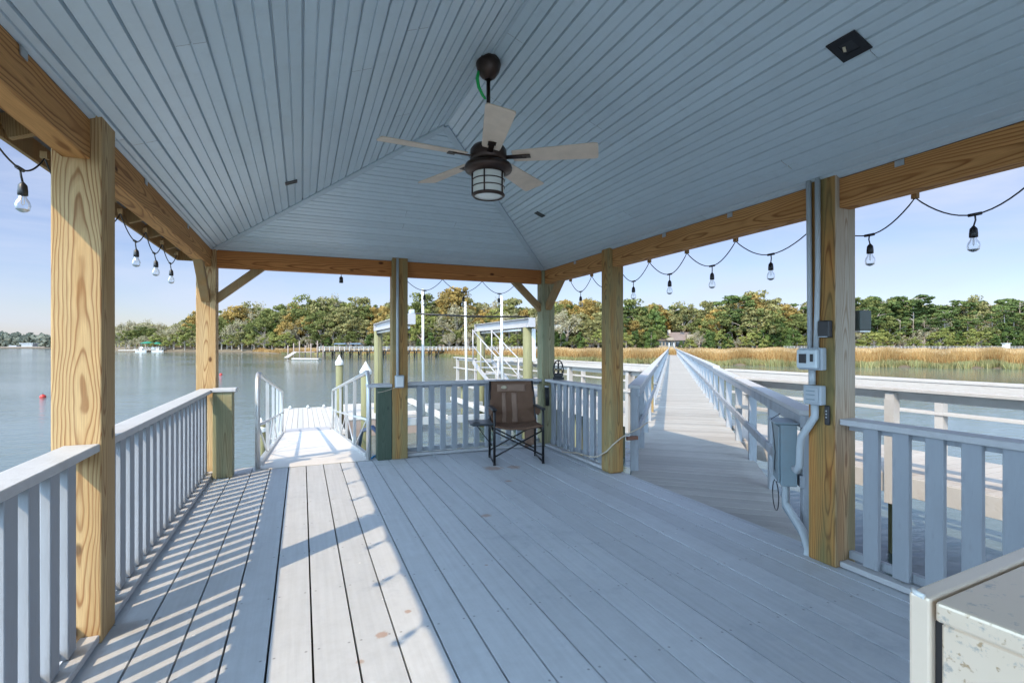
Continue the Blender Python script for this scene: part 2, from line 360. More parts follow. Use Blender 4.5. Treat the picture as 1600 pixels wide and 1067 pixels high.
# ------------------------------------------------------------------ water, ground
WZ0 = -1.4
def water_mat():
    m, t, b = newmat('tidal_water')
    co = node(t, 'ShaderNodeTexCoord').outputs['Object']
    m1 = node(t, 'ShaderNodeMapping', {'Vector': co, 'Rotation': (0,0,R(25)), 'Scale': (1.0, 2.0, 1)}).outputs[0]
    a = node(t, 'ShaderNodeTexNoise', {'Vector': m1, 'Scale': 2.6, 'Detail': 4.0, 'Roughness': .55, 'Distortion': .5}).outputs['Fac']
    c = node(t, 'ShaderNodeTexNoise', {'Vector': m1, 'Scale': .55, 'Detail': 3.0}).outputs['Fac']
    big = node(t, 'ShaderNodeTexNoise', {'Vector': co, 'Scale': .035, 'Detail': 3.0}).outputs['Fac']
    amp = ramp(t, big, [(.38, (.35,)*3), (.62, (1,)*3)])
    sxw = node(t, 'ShaderNodeSeparateXYZ', {0: co}).outputs[0]
    calm = node(t, 'ShaderNodeMapRange', {'Value': sxw, 'From Min': 12.0, 'From Max': 40.0, 'To Min': 1.0, 'To Max': .3}).outputs[0]
    amp = math_(t, 'MULTIPLY', amp, calm)
    h = math_(t, 'ADD', a, math_(t, 'MULTIPLY', c, 1.6))
    bm = node(t, 'ShaderNodeBump', {'Height': math_(t,'MULTIPLY',h,amp), 'Strength': .32, 'Distance': .11})
    base = mixc(t, big, (.095,.14,.15), (.13,.165,.14))
    t.links.new(base, b.inputs['Base Color']); b.inputs['Roughness'].default_value = .06; b.inputs['IOR'].default_value = 1.33
    t.links.new(bm.outputs[0], b.inputs['Normal']); return m
WATER = water_mat()
mb = MB()
n = 96
for rr in (0, 40, 200, 900, 4500): pass
rad = [8, 40, 200, 900, 4500]; vs = [(0, 0, WZ0)]; fs = []
for r in rad:
    for k in range(n): vs.append((r*math.cos(2*math.pi*k/n), r*math.sin(2*math.pi*k/n), WZ0))
for k in range(n): fs.append((0, 1+k, 1+(k+1)%n))
for i in range(len(rad)-1):
    for k in range(n): fs.append((1+i*n+k, 1+(i+1)*n+k, 1+(i+1)*n+(k+1)%n, 1+i*n+(k+1)%n))
mb.add(vs, fs); o = mb.build('water', WATER, kind='structure')

# shoreline: distance (along the view axis) of the water's edge, as a function of bearing px
SHP = [(-2000,600),(-300,900),(60,720),(130,700),(165,330),(200,262),(300,242),(400,225),(440,195),(520,170),(600,150),(700,132),(830,104),(900,92),(1050,80),(1300,71),(1600,64),(1900,58),(2600,52)]
TRP = [(-2000,640),(-300,930),(60,745),(130,720),(165,338),(200,268),(300,248),(400,231),(440,222),(520,212),(600,200),(700,190),(830,186),(900,186),(1050,188),(1300,182),(1600,172),(1900,165),(2600,150)]
def interp(tab, x):
    return float(np.interp(x, [a for a, _ in tab], [b for _, b in tab]))
def shore_r(th):     # th: azimuth from view axis, radial distance
    if abs(th) > R(68): 
        return 260.0 if th < 0 else 150.0
    px = 800 + F * math.tan(th)
    return interp(SHP, px) / math.cos(th)
def tree_r(th):
    if abs(th) > R(68): return 300.0
    px = 800 + F * math.tan(th)
    return interp(TRP, px) / math.cos(th)
GROUND = M('marsh_mud_and_soil', (.13,.10,.065), .95, var=.35, vs=.3, bump=.3, bs=2)
vs = []; fs = []; NA = 360; rings = 9
for k in range(NA):
    th = -math.pi + 2*math.pi*k/NA
    s_, t_ = shore_r(th), tree_r(th)
    az = R(90 - YAW) - th
    t_ = max(t_, s_ + 12)
    for r, z in ((0, -2.6), (s_*.6, -2.4), (s_*.97, -1.75), (s_*1.0, -1.38), (s_+2.0, -1.12), (s_+8, -.85), (t_-4, -.5), (t_+10, .5), (t_+120, 3.0), (5500, 4.0)):
        vs.append((r*math.cos(az), r*math.sin(az), z))
m_ = 10
for k in range(NA):
    k2 = (k+1) % NA
    for i in range(m_-1): fs.append((k*m_+i, k2*m_+i, k2*m_+i+1, k*m_+i+1))
mb = MB().add(vs, fs, True); g = mb.build('ground', GROUND, kind='structure')

# ------------------------------------------------------------------ marsh grass (uncountable: one object)
def grass_mat():
    m, t, b = newmat('marsh_grass')
    at_ = node(t, 'ShaderNodeAttribute', attribute_name='tone').outputs['Color']
    b.inputs['Roughness'].default_value = .8; b.inputs['Specular IOR Level'].default_value = .15
    t.links.new(at_, b.inputs['Base Color'])
    tr = node(t, 'ShaderNodeBsdfTranslucent', {'Color': at_})
    ms = node(t, 'ShaderNodeMixShader', {0: .3, 1: b.outputs[0], 2: tr.outputs[0]})
    t.links.new(ms.outputs[0], t.nodes['Material Output'].inputs[0]); return m
GRASSM = grass_mat()
def quads_mesh(name, V, mat, colors, tri=True):
    """V: (n,k,3) polygons"""
    n_, k_, _ = V.shape
    me = bpy.data.meshes.new(name)
    me.vertices.add(n_*k_); me.vertices.foreach_set('co', V.reshape(-1).astype(np.float32))
    me.loops.add(n_*k_); me.loops.foreach_set('vertex_index', np.arange(n_*k_, dtype=np.int32))
    me.polygons.add(n_); me.polygons.foreach_set('loop_start', np.arange(0, n_*k_, k_, dtype=np.int32))
    me.update(calc_edges=True)
    ca = me.color_attributes.new('tone', 'FLOAT_COLOR', 'POINT')
    c4 = np.ones((n_, k_, 4), np.float32); c4[:, :, :3] = colors[:, None, :]
    ca.data.foreach_set('color', c4.reshape(-1))
    me.materials.append(mat); return me
def make_grass():
    V = []; C = []
    def patch(n, px0, px1, f, wid, hgt, kind):
        px = RNG.uniform(px0, px1, n); s0 = np.interp(px, [a for a,_ in SHP], [b for _,b in SHP]); t0 = np.interp(px, [a for a,_ in TRP], [b for _,b in TRP])
        if kind == 'edge': d = s0 + RNG.uniform(-1.2, 2.2, n) + 1.5*np.sin(px*.05) + np.sin(px*.17)
        elif kind == 'front': d = s0 + RNG.uniform(1.0, 10, n) + 1.5*np.sin(px*.05)
        else: d = s0 + 6 + (t0 - s0 - 4) * RNG.uniform(0, 1, n)**f
        la = (px-800)/F*d; x = CY*la + SY*d; y = -SY*la + CY*d
        z = np.where(d < s0+2, -1.38+.26*np.clip((d-s0)/2,0,1), np.where(d < s0+8, -1.12+.27*(d-s0-2)/6, -.85+.3*(d-s0-8)/np.maximum(t0-s0-12,1)))
        h = RNG.uniform(*hgt, n) * (1 + .12*np.sin(px*.11) + .1*np.sin(px*.037+1)); w = RNG.uniform(*wid, n)
        ang = RNG.uniform(0, np.pi, n); lx = RNG.normal(0, .16, n)*h; ly = RNG.normal(0, .16, n)*h
        v = np.zeros((n, 3, 3)); v[:,0] = np.stack([x-np.cos(ang)*w/2, y-np.sin(ang)*w/2, z-.1], 1); v[:,1] = np.stack([x+np.cos(ang)*w/2, y+np.sin(ang)*w/2, z-.1], 1)
        v[:,2] = np.stack([x+lx, y+ly, z+h], 1)
        if kind == 'edge': base = np.array([[.27,.28,.12],[.38,.33,.16],[.20,.21,.10]])
        elif kind == 'front': base = np.array([[.40,.235,.085],[.46,.28,.11],[.28,.15,.055],[.48,.34,.16],[.33,.23,.09]])
        else: base = np.array([[.54,.38,.19],[.48,.31,.14],[.58,.44,.26],[.40,.26,.12]])
        c = base[RNG.integers(0, len(base), n)] * RNG.uniform(.75, 1.2, (n,1)) * (1+.15*np.sin(px*.08)[:,None])
        V.append(v); C.append(c)
    patch(26000, 800, 1900, 1, (.05,.14), (.5,.95), 'edge')
    patch(60000, 800, 1900, 1, (.06,.16), (1.1,1.75), 'front')
    patch(70000, 780, 1900, .8, (.15,.4), (1.1,1.7), 'back')
    patch(5000, 440, 800, 1, (.1,.25), (.5,.9), 'edge')
    patch(16000, 430, 800, 1, (.12,.3), (1.0,1.5), 'front')
    patch(26000, 430, 800, .9, (.2,.5), (1.0,1.5), 'back')
    patch(2600, 395, 440, 1, (.15,.3), (.6,1.0), 'front')
    V = np.concatenate(V); C = np.concatenate(C)
    me = quads_mesh('marsh_grass', V, GRASSM, C)
    o = bpy.data.objects.new('marsh_grass', me); col.objects.link(o)
    tag(o, 'tan and green marsh grass between water and trees', 'grass', kind='stuff')
make_grass()

# ------------------------------------------------------------------ trees
def leaf_mat(name, c1, c2):
    m, t, b = newmat(name)
    at_ = node(t, 'ShaderNodeAttribute', attribute_name='tone').outputs['Color']
    sep = node(t, 'ShaderNodeSeparateColor', {0: at_})
    rnd = node(t, 'ShaderNodeObjectInfo').outputs['Random']
    f = math_(t, 'ADD', math_(t, 'MULTIPLY', sep.outputs[0], .75), math_(t, 'MULTIPLY', rnd, .35))
    c = mixc(t, f, c1, c2)
    t.links.new(c, b.inputs['Base Color']); b.inputs['Roughness'].default_value = .7; b.inputs['Specular IOR Level'].default_value = .2
    tr = node(t, 'ShaderNodeBsdfTranslucent', {'Color': c})
    ms = node(t, 'ShaderNodeMixShader', {0: .3, 1: b.outputs[0], 2: tr.outputs[0]})
    t.links.new(ms.outputs[0], t.nodes['Material Output'].inputs[0]); return m
LEAF = {'oak': leaf_mat('oak_leaves', (.075,.10,.028), (.25,.26,.085)),
        'pine': leaf_mat('pine_needles', (.045,.08,.025), (.18,.23,.07)),
        'autumn': leaf_mat('autumn_leaves', (.20,.15,.05), (.48,.33,.10)),
        'moss': leaf_mat('mossy_twigs', (.27,.24,.14), (.44,.40,.27)),
        'olive': leaf_mat('olive_leaves', (.14,.14,.05), (.36,.33,.14)),
        'dark': leaf_mat('dark_cedar_leaves', (.05,.09,.03), (.15,.20,.05)),
        'lime': leaf_mat('lime_leaves', (.15,.18,.045), (.38,.38,.12))}
BARK = M('grey_bark', (.36,.31,.26), .9, var=.35, vs=2, bump=.4, bs=10)
def crown(kind, seed):
    rg = np.random.default_rng(seed)
    cl = []
    if kind == 'pine':
        for i in range(30):
            z = rg.uniform(.48, .98); rmax = .27*(1.15 - abs(z-.80)*2.0); a = rg.uniform(0, 6.28); r = rmax*math.sqrt(rg.uniform(.05, 1))
            cl.append((r*math.cos(a), r*math.sin(a), z-.03, rg.uniform(.045,.095), .38))
        nl, ls = 90, .0135
    elif kind == 'dark':
        for i in range(26):
            z = rg.uniform(.12, .96); rmax = .30*(1-z)**.6+.03; a = rg.uniform(0, 6.28); r = rmax*rg.uniform(.3, 1)
            cl.append((r*math.cos(a), r*math.sin(a), z, rg.uniform(.07,.13)*(1.25-z*.6), 1.0))
        nl, ls = 110, .022
    elif kind == 'moss':
        for i in range(34):
            a = rg.uniform(0, 6.28); r = .42*math.sqrt(rg.uniform(0,1)); z = .35+.55*math.sqrt(max(0,1-(r/.45)**2))*rg.uniform(.3,1)
            cl.append((r*math.cos(a), r*math.sin(a), z, rg.uniform(.06,.11), 1.3))
        nl, ls = 70, .012
    else:
        W_ = {'oak': .50, 'autumn': .36, 'olive': .42, 'lime': .46}[kind]; z0 = {'oak': .30, 'autumn': .34, 'olive': .26, 'lime': .2}[kind]
        for i in range(64):
            a = rg.uniform(0, 6.28); e = rg.uniform(-.35, 1.5); q = rg.uniform(.35, 1.08)
            lob = 1 + .22*math.sin(2*a+seed) + .15*math.sin(3*a+seed*2)
            r = W_*math.cos(e)*q*lob; z = z0+.22 + (1-z0-.3)*math.sin(e)*q*(1+.1*math.sin(4*a+seed))
            cl.append((r*math.cos(a), r*math.sin(a), z, rg.uniform(.04,.115), .62))
        nl, ls = 72, .0155
    V = []; C = []
    for (x, y, z, r, fl) in cl:
        d = rg.normal(0, 1, (nl, 3)); d /= np.linalg.norm(d, axis=1, keepdims=True)
        p = d * r * rg.uniform(.45, 1.12, (nl, 1)) ; p[:,2] *= fl; p += (x, y, z)
        nrm = d*.9 + rg.normal(0, .55, (nl, 3)) + (0,0,.2); nrm /= np.linalg.norm(nrm, axis=1, keepdims=True)
        u = np.cross(nrm, rg.normal(0, 1, (nl, 3))); u /= np.linalg.norm(u, axis=1, keepdims=True); w = np.cross(nrm, u)
        s_ = rg.uniform(.5, 1.35, (nl,1)) * ls
        q = np.stack([p-u*s_-w*s_*.6, p+u*s_*.9-w*s_*.8, p+u*s_+w*s_*.7, p-u*s_*.7+w*s_], 1)
        V.append(q); tone = np.clip(rg.uniform(.05,.85) + rg.normal(0,.16,(nl,1)), 0, 1); C.append(np.repeat(tone, 3, 1))
    return quads_mesh('crown', np.concatenate(V), LEAF[kind], np.concatenate(C)), cl
def tree_proto(kind, seed):
    rg = random.Random(seed)
    root = bpy.data.objects.new(kind, None); col.objects.link(root)
    me, cl = crown(kind, seed)
    c = bpy.data.objects.new('crown', me); col.objects.link(c); c.parent = root
    mb = MB()
    top = .9 if kind in ('pine','dark') else .55
    lean = rg.uniform(-.04,.04)
    r0 = {'pine': .014, 'dark': .012}.get(kind, .024)
    mb.tube([(0,0,-.05),(lean*.3,0,.2),(lean,.01,top*.6),(lean*1.2,0,top)], [r0*1.3,r0,r0*.75,r0*.4], 6)
    for (x,y,z,r,_) in rg.sample(cl, min(len(cl), 11)):
        zb = z*.55 if kind not in ('pine','dark') else z-.03
        zb = min(zb, top*.95)
        mb.tube([(lean*zb,0,zb),(x*.5,y*.5,(zb+z)*.5+.02),(x,y,z)], [r0*.5,r0*.35,r0*.15], 4, cap=False)
    mb.sm = [True]*len(mb.f)
    me2 = bpy.data.meshes.new('trunk'); me2.from_pydata(mb.v, [], mb.f); me2.materials.append(BARK)
    t_ = bpy.data.objects.new('trunk', me2); col.objects.link(t_); t_.parent = root
    return root
KN = {'oak': ('live_oak','green live oak'), 'pine': ('pine_tree','tall green pine'), 'autumn': ('autumn_tree','orange autumn tree'),
      'moss': ('mossy_tree','grey mossy tree'), 'olive': ('olive_brown_tree','olive brown tree'), 'dark': ('cedar_tree','dark green cedar'), 'lime': ('leafy_bush','yellow green bush')}
TREES = []
PROTO = {k: [tree_proto(k, s) for s in ((11,12,13) if k in ('oak','pine','olive','autumn') else (21,22))] for k in KN}
used = set()
REG = [(-999,165,'on the hazy shore'), (165,236,'left of the green umbrellas'), (236,300,'right of the green umbrellas'), (300,420,'beside the left corner post'), (420,500,'left of the blue covers'),
       (500,600,'behind the blue boat covers'), (600,665,'behind the middle back post'), (665,730,'between the left guide poles'), (730,840,'behind the boat steps'), (840,900,'beside the pale grey house'),
       (900,985,'behind the middle right post'), (985,1040,'left of the walkway end'), (1040,1110,'by the brown roofed house'), (1110,1180,'just right of the house'), (1180,1258,'left of the conduit post'),
       (1258,1345,'behind the conduit post'), (1345,1440,'right of the conduit post'), (1440,1520,'above the thin fence'), (1520,1600,'by the white hut'), (1600,2500,'past the right edge')]
def put_tree(kind, px, d, h, row, wscale=1.0, z=None):
    lst = PROTO[kind]; i = random.randrange(len(lst)); src = lst[i]
    if (kind, i) in used: o = copy_tree(src)
    else: used.add((kind, i)); o = src
    o.name = KN[kind][0]
    o.location = at(px, d, .2 if z is None else z); o.scale = (h*wscale, h*wscale, h); o.rotation_euler = (0, 0, random.uniform(0, 6.28))
    reg = [r[2] for r in REG if r[0] <= px < r[1]][0]
    TREES.append((o, kind, row, reg, px)); return o
TOP = [(130,506),(190,503),(225,494),(262,503),(290,488),(330,487),(370,476),(410,470),(440,478),(470,474),(500,462),(535,456),(570,474),(600,474),(640,464),(680,462),(715,453),(745,470),(780,462),(830,470),(880,464),(930,466),(970,470),(1000,468),(1022,457),(1045,474),(1075,474),(1110,466),(1150,456),(1185,458),(1215,463),(1250,470),(1300,468),(1345,459),(1390,460),(1430,454),(1460,468),(1490,460),(1530,470),(1560,458),(1590,462),(1640,470),(1760,460),(2000,465)]
def pick(px, row):
    r = random.random()
    if px < 300: w = {'moss': .4, 'olive': .35, 'oak': .25}
    elif px < 430: w = {'oak': .35, 'olive': .25, 'autumn': .12, 'dark': .13, 'moss': .15}
    elif px < 600: w = {'autumn': .22, 'olive': .3, 'oak': .25, 'moss': .13, 'lime': .1}
    elif px < 950: w = {'autumn': .25, 'olive': .3, 'oak': .2, 'moss': .12, 'lime': .13}
    elif px < 1250: w = {'oak': .35, 'autumn': .25, 'olive': .22, 'pine': .1, 'dark': .08}
    else: w = {'pine': .62, 'oak': .2, 'olive': .08, 'moss': .1}
    if row == 'front': w = {'dark': .3, 'lime': .28, 'oak': .22, 'moss': .2} if px > 420 else {'moss': .45, 'lime': .3, 'olive': .25}
    s_ = 0
    for k, v in w.items():
        s_ += v
        if r < s_: return k
    return k
px = 168
while px < 1780:                                     # skyline row
    k = pick(px, 'back'); d = interp(TRP, px) + 24 + random.uniform(-5, 8)
    h = (541 - interp(TOP, px) + random.uniform(-6, 4)) * d / F + 1.2
    if px < 300: h *= .97
    if random.random() < .16: h *= random.uniform(1.05, 1.14)
    elif random.random() < .25: h *= .86
    put_tree(k, px, d, h, 'back', .95 if k != 'pine' else 1.15); px += random.uniform(13, 19)
px = 166
while px < 1780:                                     # middle row
    k = pick(px, 'mid'); d = interp(TRP, px) + 10 + random.uniform(-4, 4)
    if 1030 < px < 1085: px += 10; d += 14; h0 = .38
    else: h0 = random.uniform(.55, .82)
    h = (541 - interp(TOP, px)) * h0 * d / F + 1.2
    put_tree(k, px, d, h, 'mid', 1.1, z=.1); px += random.uniform(14, 21)
px = 164
while px < 1780:                                     # waterside row
    k = pick(px, 'front'); d = interp(TRP, px) + random.uniform(-1, 5)
    h = random.uniform(4.5, 8.5) if px > 420 else random.uniform(6, 10)
    if 1042 < px < 1060: px = 1064; continue
    if 1064 <= px < 1090: h *= .62
    put_tree(k, px, d, h, 'front', 1.25, z=-.3); px += random.uniform(12, 20)
keys = {}
for tr_ in TREES: keys.setdefault(tr_[1:4], []).append(tr_)
for (kind, row, reg), ls in keys.items():
    ls.sort(key=lambda t_: t_[4])
    for i_, t_ in enumerate(ls):
        pre = '' if len(ls) == 1 else ('leftmost' if i_ == 0 else 'rightmost' if i_ == len(ls)-1 else ('second', 'third', 'fourth', 'fifth', 'sixth', 'seventh', 'eighth', 'ninth')[i_-1] + ' from left')
        lb = ' '.join(x for x in (pre, KN[kind][1], {'front': 'at the waterside', 'mid': 'in mid wood', 'back': 'on the skyline'}[row], reg) if x)
        tag(t_[0], lb, 'tree', KN[kind][1] + 's of the shore wood ' + {'front': 'at the waterside', 'mid': 'in the middle row', 'back': 'on the skyline'}[row])
# the deep wood behind, one mass
def wood_mass(name, px0, px1, dd, n, hf, size, label, matk, near=False):
    px = RNG.uniform(px0, px1, n); d = np.interp(px, [a for a,_ in TRP], [b for _,b in TRP]) + RNG.uniform(dd[0], dd[1], n)
    top = np.interp(px, [a for a,_ in TOP], [b for _,b in TOP])
    hmax = (541 - top)*d/F*hf if not near else (541-np.interp(px, [-400,0,80,160],[520,521,525,524])+2*np.sin(px*.3)+1.5*np.sin(px*.71))*d/F
    z = hmax * RNG.uniform(0, 1, n)**.7
    la = (px-800)/F*d; P = np.stack([CY*la+SY*d, -SY*la+CY*d, z], 1)
    nrm = RNG.normal(0,1,(n,3)) + (-.4,-.4,.4); nrm /= np.linalg.norm(nrm,axis=1,keepdims=True)
    u = np.cross(nrm, RNG.normal(0,1,(n,3))); u /= np.linalg.norm(u,axis=1,keepdims=True); w = np.cross(nrm,u)
    s_ = RNG.uniform(.5,1.2,(n,1))*size
    V = np.stack([P-u*s_-w*s_, P+u*s_-w*s_, P+u*s_+w*s_, P-u*s_+w*s_], 1)
    tone = np.clip(.4+.25*np.sin(px*.21)+.15*np.sin(px*.53)+RNG.normal(0,.15,n),0,1)
    me = quads_mesh(name, V, LEAF[matk], np.repeat(tone[:,None],3,1))
    o = bpy.data.objects.new(name, me); col.objects.link(o); tag(o, label, 'woodland', kind='stuff')
wood_mass('woodland', 165, 1780, (34, 52), 42000, .84, .8, 'deep olive wood filling behind the shore trees', 'olive')
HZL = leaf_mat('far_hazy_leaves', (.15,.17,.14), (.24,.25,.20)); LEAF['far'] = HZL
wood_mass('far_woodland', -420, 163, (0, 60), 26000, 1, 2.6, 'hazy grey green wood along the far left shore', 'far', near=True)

# ------------------------------------------------------------------ deck
XL, XR, YB = -1.16, 3.335, 6.66
mb = MB(); x = .045 + .19*(-6)
k = 0
xs = []
x0 = XL
edges = [XL] + [.045 + .19*i for i in range(-6, 18) if XL + .05 < .045+.19*i < XR - .05] + [XR]
rj = random.Random(3)
for a, b in zip(edges[:-1], edges[1:]):
    cuts = [-4.0] + sorted([rj.uniform(-2.5, 1.2)] + ([rj.uniform(1.6, 6)] if rj.random() < .0 else [])) + [YB]
    for c, d in zip(cuts[:-1], cuts[1:]):
        dz = rj.uniform(-.0012, .0012)
        mb.box(a+.005, b-.005, c+.002, d-.002, -.038+dz, 0+dz)
deck = mb.build('deck', DECK, kind='structure', bev=0)
mb = MB()
for y in np.arange(-3.9, 6.7, .6): mb.box(XL+.02, XR-.02, y, y+.05, -.26, -.04)
mb.box(XL, XL+.04, -4, YB-.05, -.30, -.0405); mb.box(XR-.04, XR, -4, YB-.05, -.30, -.0405); mb.box(XL, XR, YB-.05, YB-.005, -.30, -.0405)
mb.box(XL+.05, XR-.05, -3.95, YB-.06, -.056, -.050)  # dark sheet added under the boards so the gaps read as shaded
mb.build('deck_framing_and_shade_sheet', PILED, kind='structure')
pr = []
for i, (x, y) in enumerate(((-.9,-1.5),(-.9,2.4),(-.9,6.2),(1.1,2.4),(1.1,6.2),(3.0,-1.5),(3.0,2.4),(3.0,6.2))):
    o = MB().tube([(x,y,-2.6),(x,y,-.27)], .14, 12).build('dock_pile', PILED)
    tag(o, 'dark pile under the pavilion deck, %s of the eight' % ('nearest left','front left','rear left','front middle','rear middle','nearest right','front right','rear right')[i], 'pile', 'piles under the pavilion deck')

# ------------------------------------------------------------------ pavilion
RX, RZ, RF, RN = 1.12, 3.28, 4.20, -.80        # ridge x, ridge height, far and near apex y
SL = .39; ZE = 2.50; XE = 2.0                  # side pitch, ceiling height at the posts, run
FY = 6.46; SH = (RZ-ZE)/(FY-RF)                # hip end pitch
PAV = thing('pavilion', 'open dock pavilion with brown timber posts and pale blue hipped board ceiling', 'pavilion', (RX, 1.8, 0))
def post(x0, y0, mat, w=.192, bot=0.001, top=2.52, bev=.006, seg=2):
    x1 = x0 + w; 
    return MB().box(x0, x1, y0, y0+w, bot, top).build('post', mat, PAV, origin=(x0+w/2, y0+w/2, 1.2), bev=bev, seg=seg)
post(-1.072, 2.98, WZ); post(-1.072, 6.46, WZ); post(-1.072, -.60, WZ)
post(1.04, 6.43, WR)
post(3.13, 6.46, WG, bev=.02, seg=3); post(3.13, 4.77, WR, bev=.035, seg=4); post(3.13, 2.205, WRF, bev=.012, seg=3); post(3.13, -.35, WR)
BZ0, BZ1 = 2.29, 2.478
MB().box(-1.035, -.925, -3.0, 6.50, BZ0, BZ1).build('beam', WY, PAV, origin=(-.98, 2, 2.4), bev=.004)
MB().box(3.165, 3.275, -3.0, 6.50, BZ0, BZ1).build('beam', WY, PAV, origin=(3.22, 2, 2.4), bev=.004)
MB().box(-1.0, 3.24, 6.503, 6.61, BZ0+.003, BZ1+.004).build('beam', WX, PAV, origin=(1.1, 6.55, 2.4), bev=.004)
def brace(p, q, w=.085):
    c = (Vector(p)+Vector(q))/2
    MB().bar(p, q, w, w, up=(0,0,1)).build('brace', WK, PAV, origin=c, bev=.003)
brace((-.90, 6.555, 1.93), (-.42, 6.555, 2.33)); brace((-.98, 6.48, 1.93), (-.98, 6.0, 2.33))
brace((3.15, 6.555, 1.93), (2.72, 6.555, 2.33)); brace((3.22, 6.48, 1.95), (3.22, 6.06, 2.33))
# beadboard ceiling
def hipX(u):  # u = distance from ridge (run) -> far and near y limits
    t = u/XE
    return RF + t*(FY-RF), RN - t*(FY-RF)
def board_profile(u0, p):
    g, h = .0065, .020
    m = u0 + p/2
    return [(u0, h), (u0+g*.5, h), (u0+g, 0), (m-.005, 0), (m-.002, .009), (m+.002, .009), (m+.005, 0), (u0+p-g, 0), (u0+p-g*.5, h), (u0+p, h)]
rj = random.Random(5)
def side_slope(sgn):
    mb = MB(); p = .124; u = .0
    nrm = Vector((-sgn*SL*-1, 0, 1)).normalized()
    while u < XE + .05:
        pw = min(p, XE + .055 - u)
        prof = board_profile(u, pw)
        yf0, yn0 = hipX(u + pw/2)
        cuts = [None]
        if rj.random() < .5: cuts.append(rj.uniform(0.0, 4.0) if rj.random() < .7 else rj.uniform(-2.0, 4.5))
        if rj.random() < .12: cuts.append(rj.uniform(1.0, 4.5))
        cuts = [None] + sorted(c for c in cuts if c is not None and yn0+.3 < c < yf0-.3) + [None]
        for i in range(len(cuts)-1):
            vs = []
            for (uu, o) in prof:
                yf, yn = hipX(uu)
                ya = yn if cuts[i] is None else cuts[i] + .0012
                yb = yf if cuts[i+1] is None else cuts[i+1] - .0012
                z = RZ - SL*uu + o
                vs += [(RX + sgn*uu, ya, z), (RX + sgn*uu, yb, z)]
            n = len(prof); fs = []
            for k in range(n-1): fs.append((2*k, 2*k+1, 2*k+3, 2*k+2) if sgn < 0 else (2*k, 2*k+2, 2*k+3, 2*k+1))
            mb.add(vs, fs)
        u += p
    return mb
side_slope(-1).build('ceiling_panel', CEIL, PAV); side_slope(1).build('ceiling_panel', CEIL, PAV)
def end_slope(far):
    mb = MB(); p = .124; u = 0.0; tot = FY - RF
    while u < tot + .045:
        pw = min(p, tot+.05-u); prof = board_profile(u, pw); vs = []
        um = u + pw/2
        cut = rj.uniform(-.5,.5)*um if um > .8 and rj.random() < .35 else None
        segs = [(None, cut), (cut, None)] if cut is not None else [(None, None)]
        for a, b in segs:
            vs = []
            for (uu, o) in prof:
                hw = uu/tot*XE; y = RF + uu if far else RN - uu; z = RZ - SH*uu + o
                xa = RX - hw if a is None else RX + a + .0012; xb = RX + hw if b is None else RX + b - .0012
                vs += [(xa, y, z), (xb, y, z)]
            n = len(prof); mb.add(vs, [(2*k, 2*k+1, 2*k+3, 2*k+2) for k in range(n-1)])
        u += p
    return mb
end_slope(True).build('ceiling_panel', CEIL, PAV); end_slope(False).build('ceiling_panel', CEIL, PAV)
# trims along hips and ridge
for sx in (-1, 1):
    for (ya, yb) in ((RF, FY+.02), (RN, RN-(FY-RF)-.02)):
        q = Vector((RX+sx*XE*1.01, yb, ZE-.012)); p = Vector((RX, ya, RZ-.012))
        MB().bar(p, q, .066, .026).build('hip_trim', TRIM, PAV, bev=.003)
MB().bar((RX, RN, RZ-.006), (RX, RF, RZ-.006), .022, .012).build('ridge_trim', TRIM, PAV, bev=.003)
# roof: shingled slab following the ceiling, with rafter tails and fascia
OV = .45; ru = XE + OV; vv = RZ + .17
def roof_ring(off):
    hw = ru; ty = (FY-RF)*(ru/XE)
    z0 = RZ - SL*ru + off
    return [(RX-hw, RN-ty, z0), (RX+hw, RN-ty, z0), (RX+hw, RF+ty, z0), (RX-hw, RF+ty, z0), (RX, RN, RZ+off), (RX, RF, RZ+off)]
vs = roof_ring(.20) + roof_ring(.24)
fs = [(0,4,5,3),(1,2,5,4),(2,3,5),(0,1,4)]
fs2 = [tuple(6+i for i in reversed(f)) for f in fs]
fs3 = [(0,6+0,6+1,1),(1,7,8,2),(2,8,9,3),(3,9,6,0)]
MB().add(vs, fs + fs2 + fs3).build('roof', ROOFM, PAV)
ty = (FY-RF)*(ru/XE); mb = MB()
zf = RZ - SL*ru
mb.box(RX-ru-.02, RX-ru, RN-ty, RF+ty, zf+.088, zf+.238); mb.box(RX+ru, RX+ru+.02, RN-ty, RF+ty, zf+.088, zf+.238)
mb.box(RX-ru-.02, RX+ru+.02, RF+ty, RF+ty+.02, zf+.0885, zf+.2385); mb.box(RX-ru-.02, RX+ru+.02, RN-ty-.02, RN-ty, zf+.0885, zf+.2385)
mb.build('fascia', WK, PAV)
RW = WK
for sgn in (-1, 1):
    for y in np.arange(-2.9, 6.7, .61):
        a = Vector((RX+sgn*(XE-.03), y, RZ-SL*(XE-.03)+.137)); b = Vector((RX+sgn*(ru-.005), y, RZ-SL*(ru-.005)+.137))
        MB().bar(a, b, .04, .115, up=(0,0,1)).build('rafter_tail', RW, PAV, origin=(a+b)/2)
for x in np.arange(-.7, 3.2, .61):
    a = Vector((x, FY-.03, ZE+SH*.03+.137)); b = Vector((x, RF+ty-.005, RZ-SH*ty+.137))
    MB().bar(a, b, .04, .115).build('rafter_tail', RW, PAV, origin=(a+b)/2)
# small galvanised hurricane ties at the beam tops
for (x, y, s_) in ((-.922, 2.35, 1), (-.922, 3.9, 1), (-.922, 5.2, 1), (3.162, 1.85, -1), (3.162, 1.05, -1), (3.162, 3.1, -1), (3.162, 3.9, -1), (3.162, 5.6, -1)):
    mb = MB().box(min(x, x+s_*.004), max(x, x+s_*.004), y-.025, y+.025, 2.44, 2.475)
    mb.build('rafter_tie', GALV, PAV)

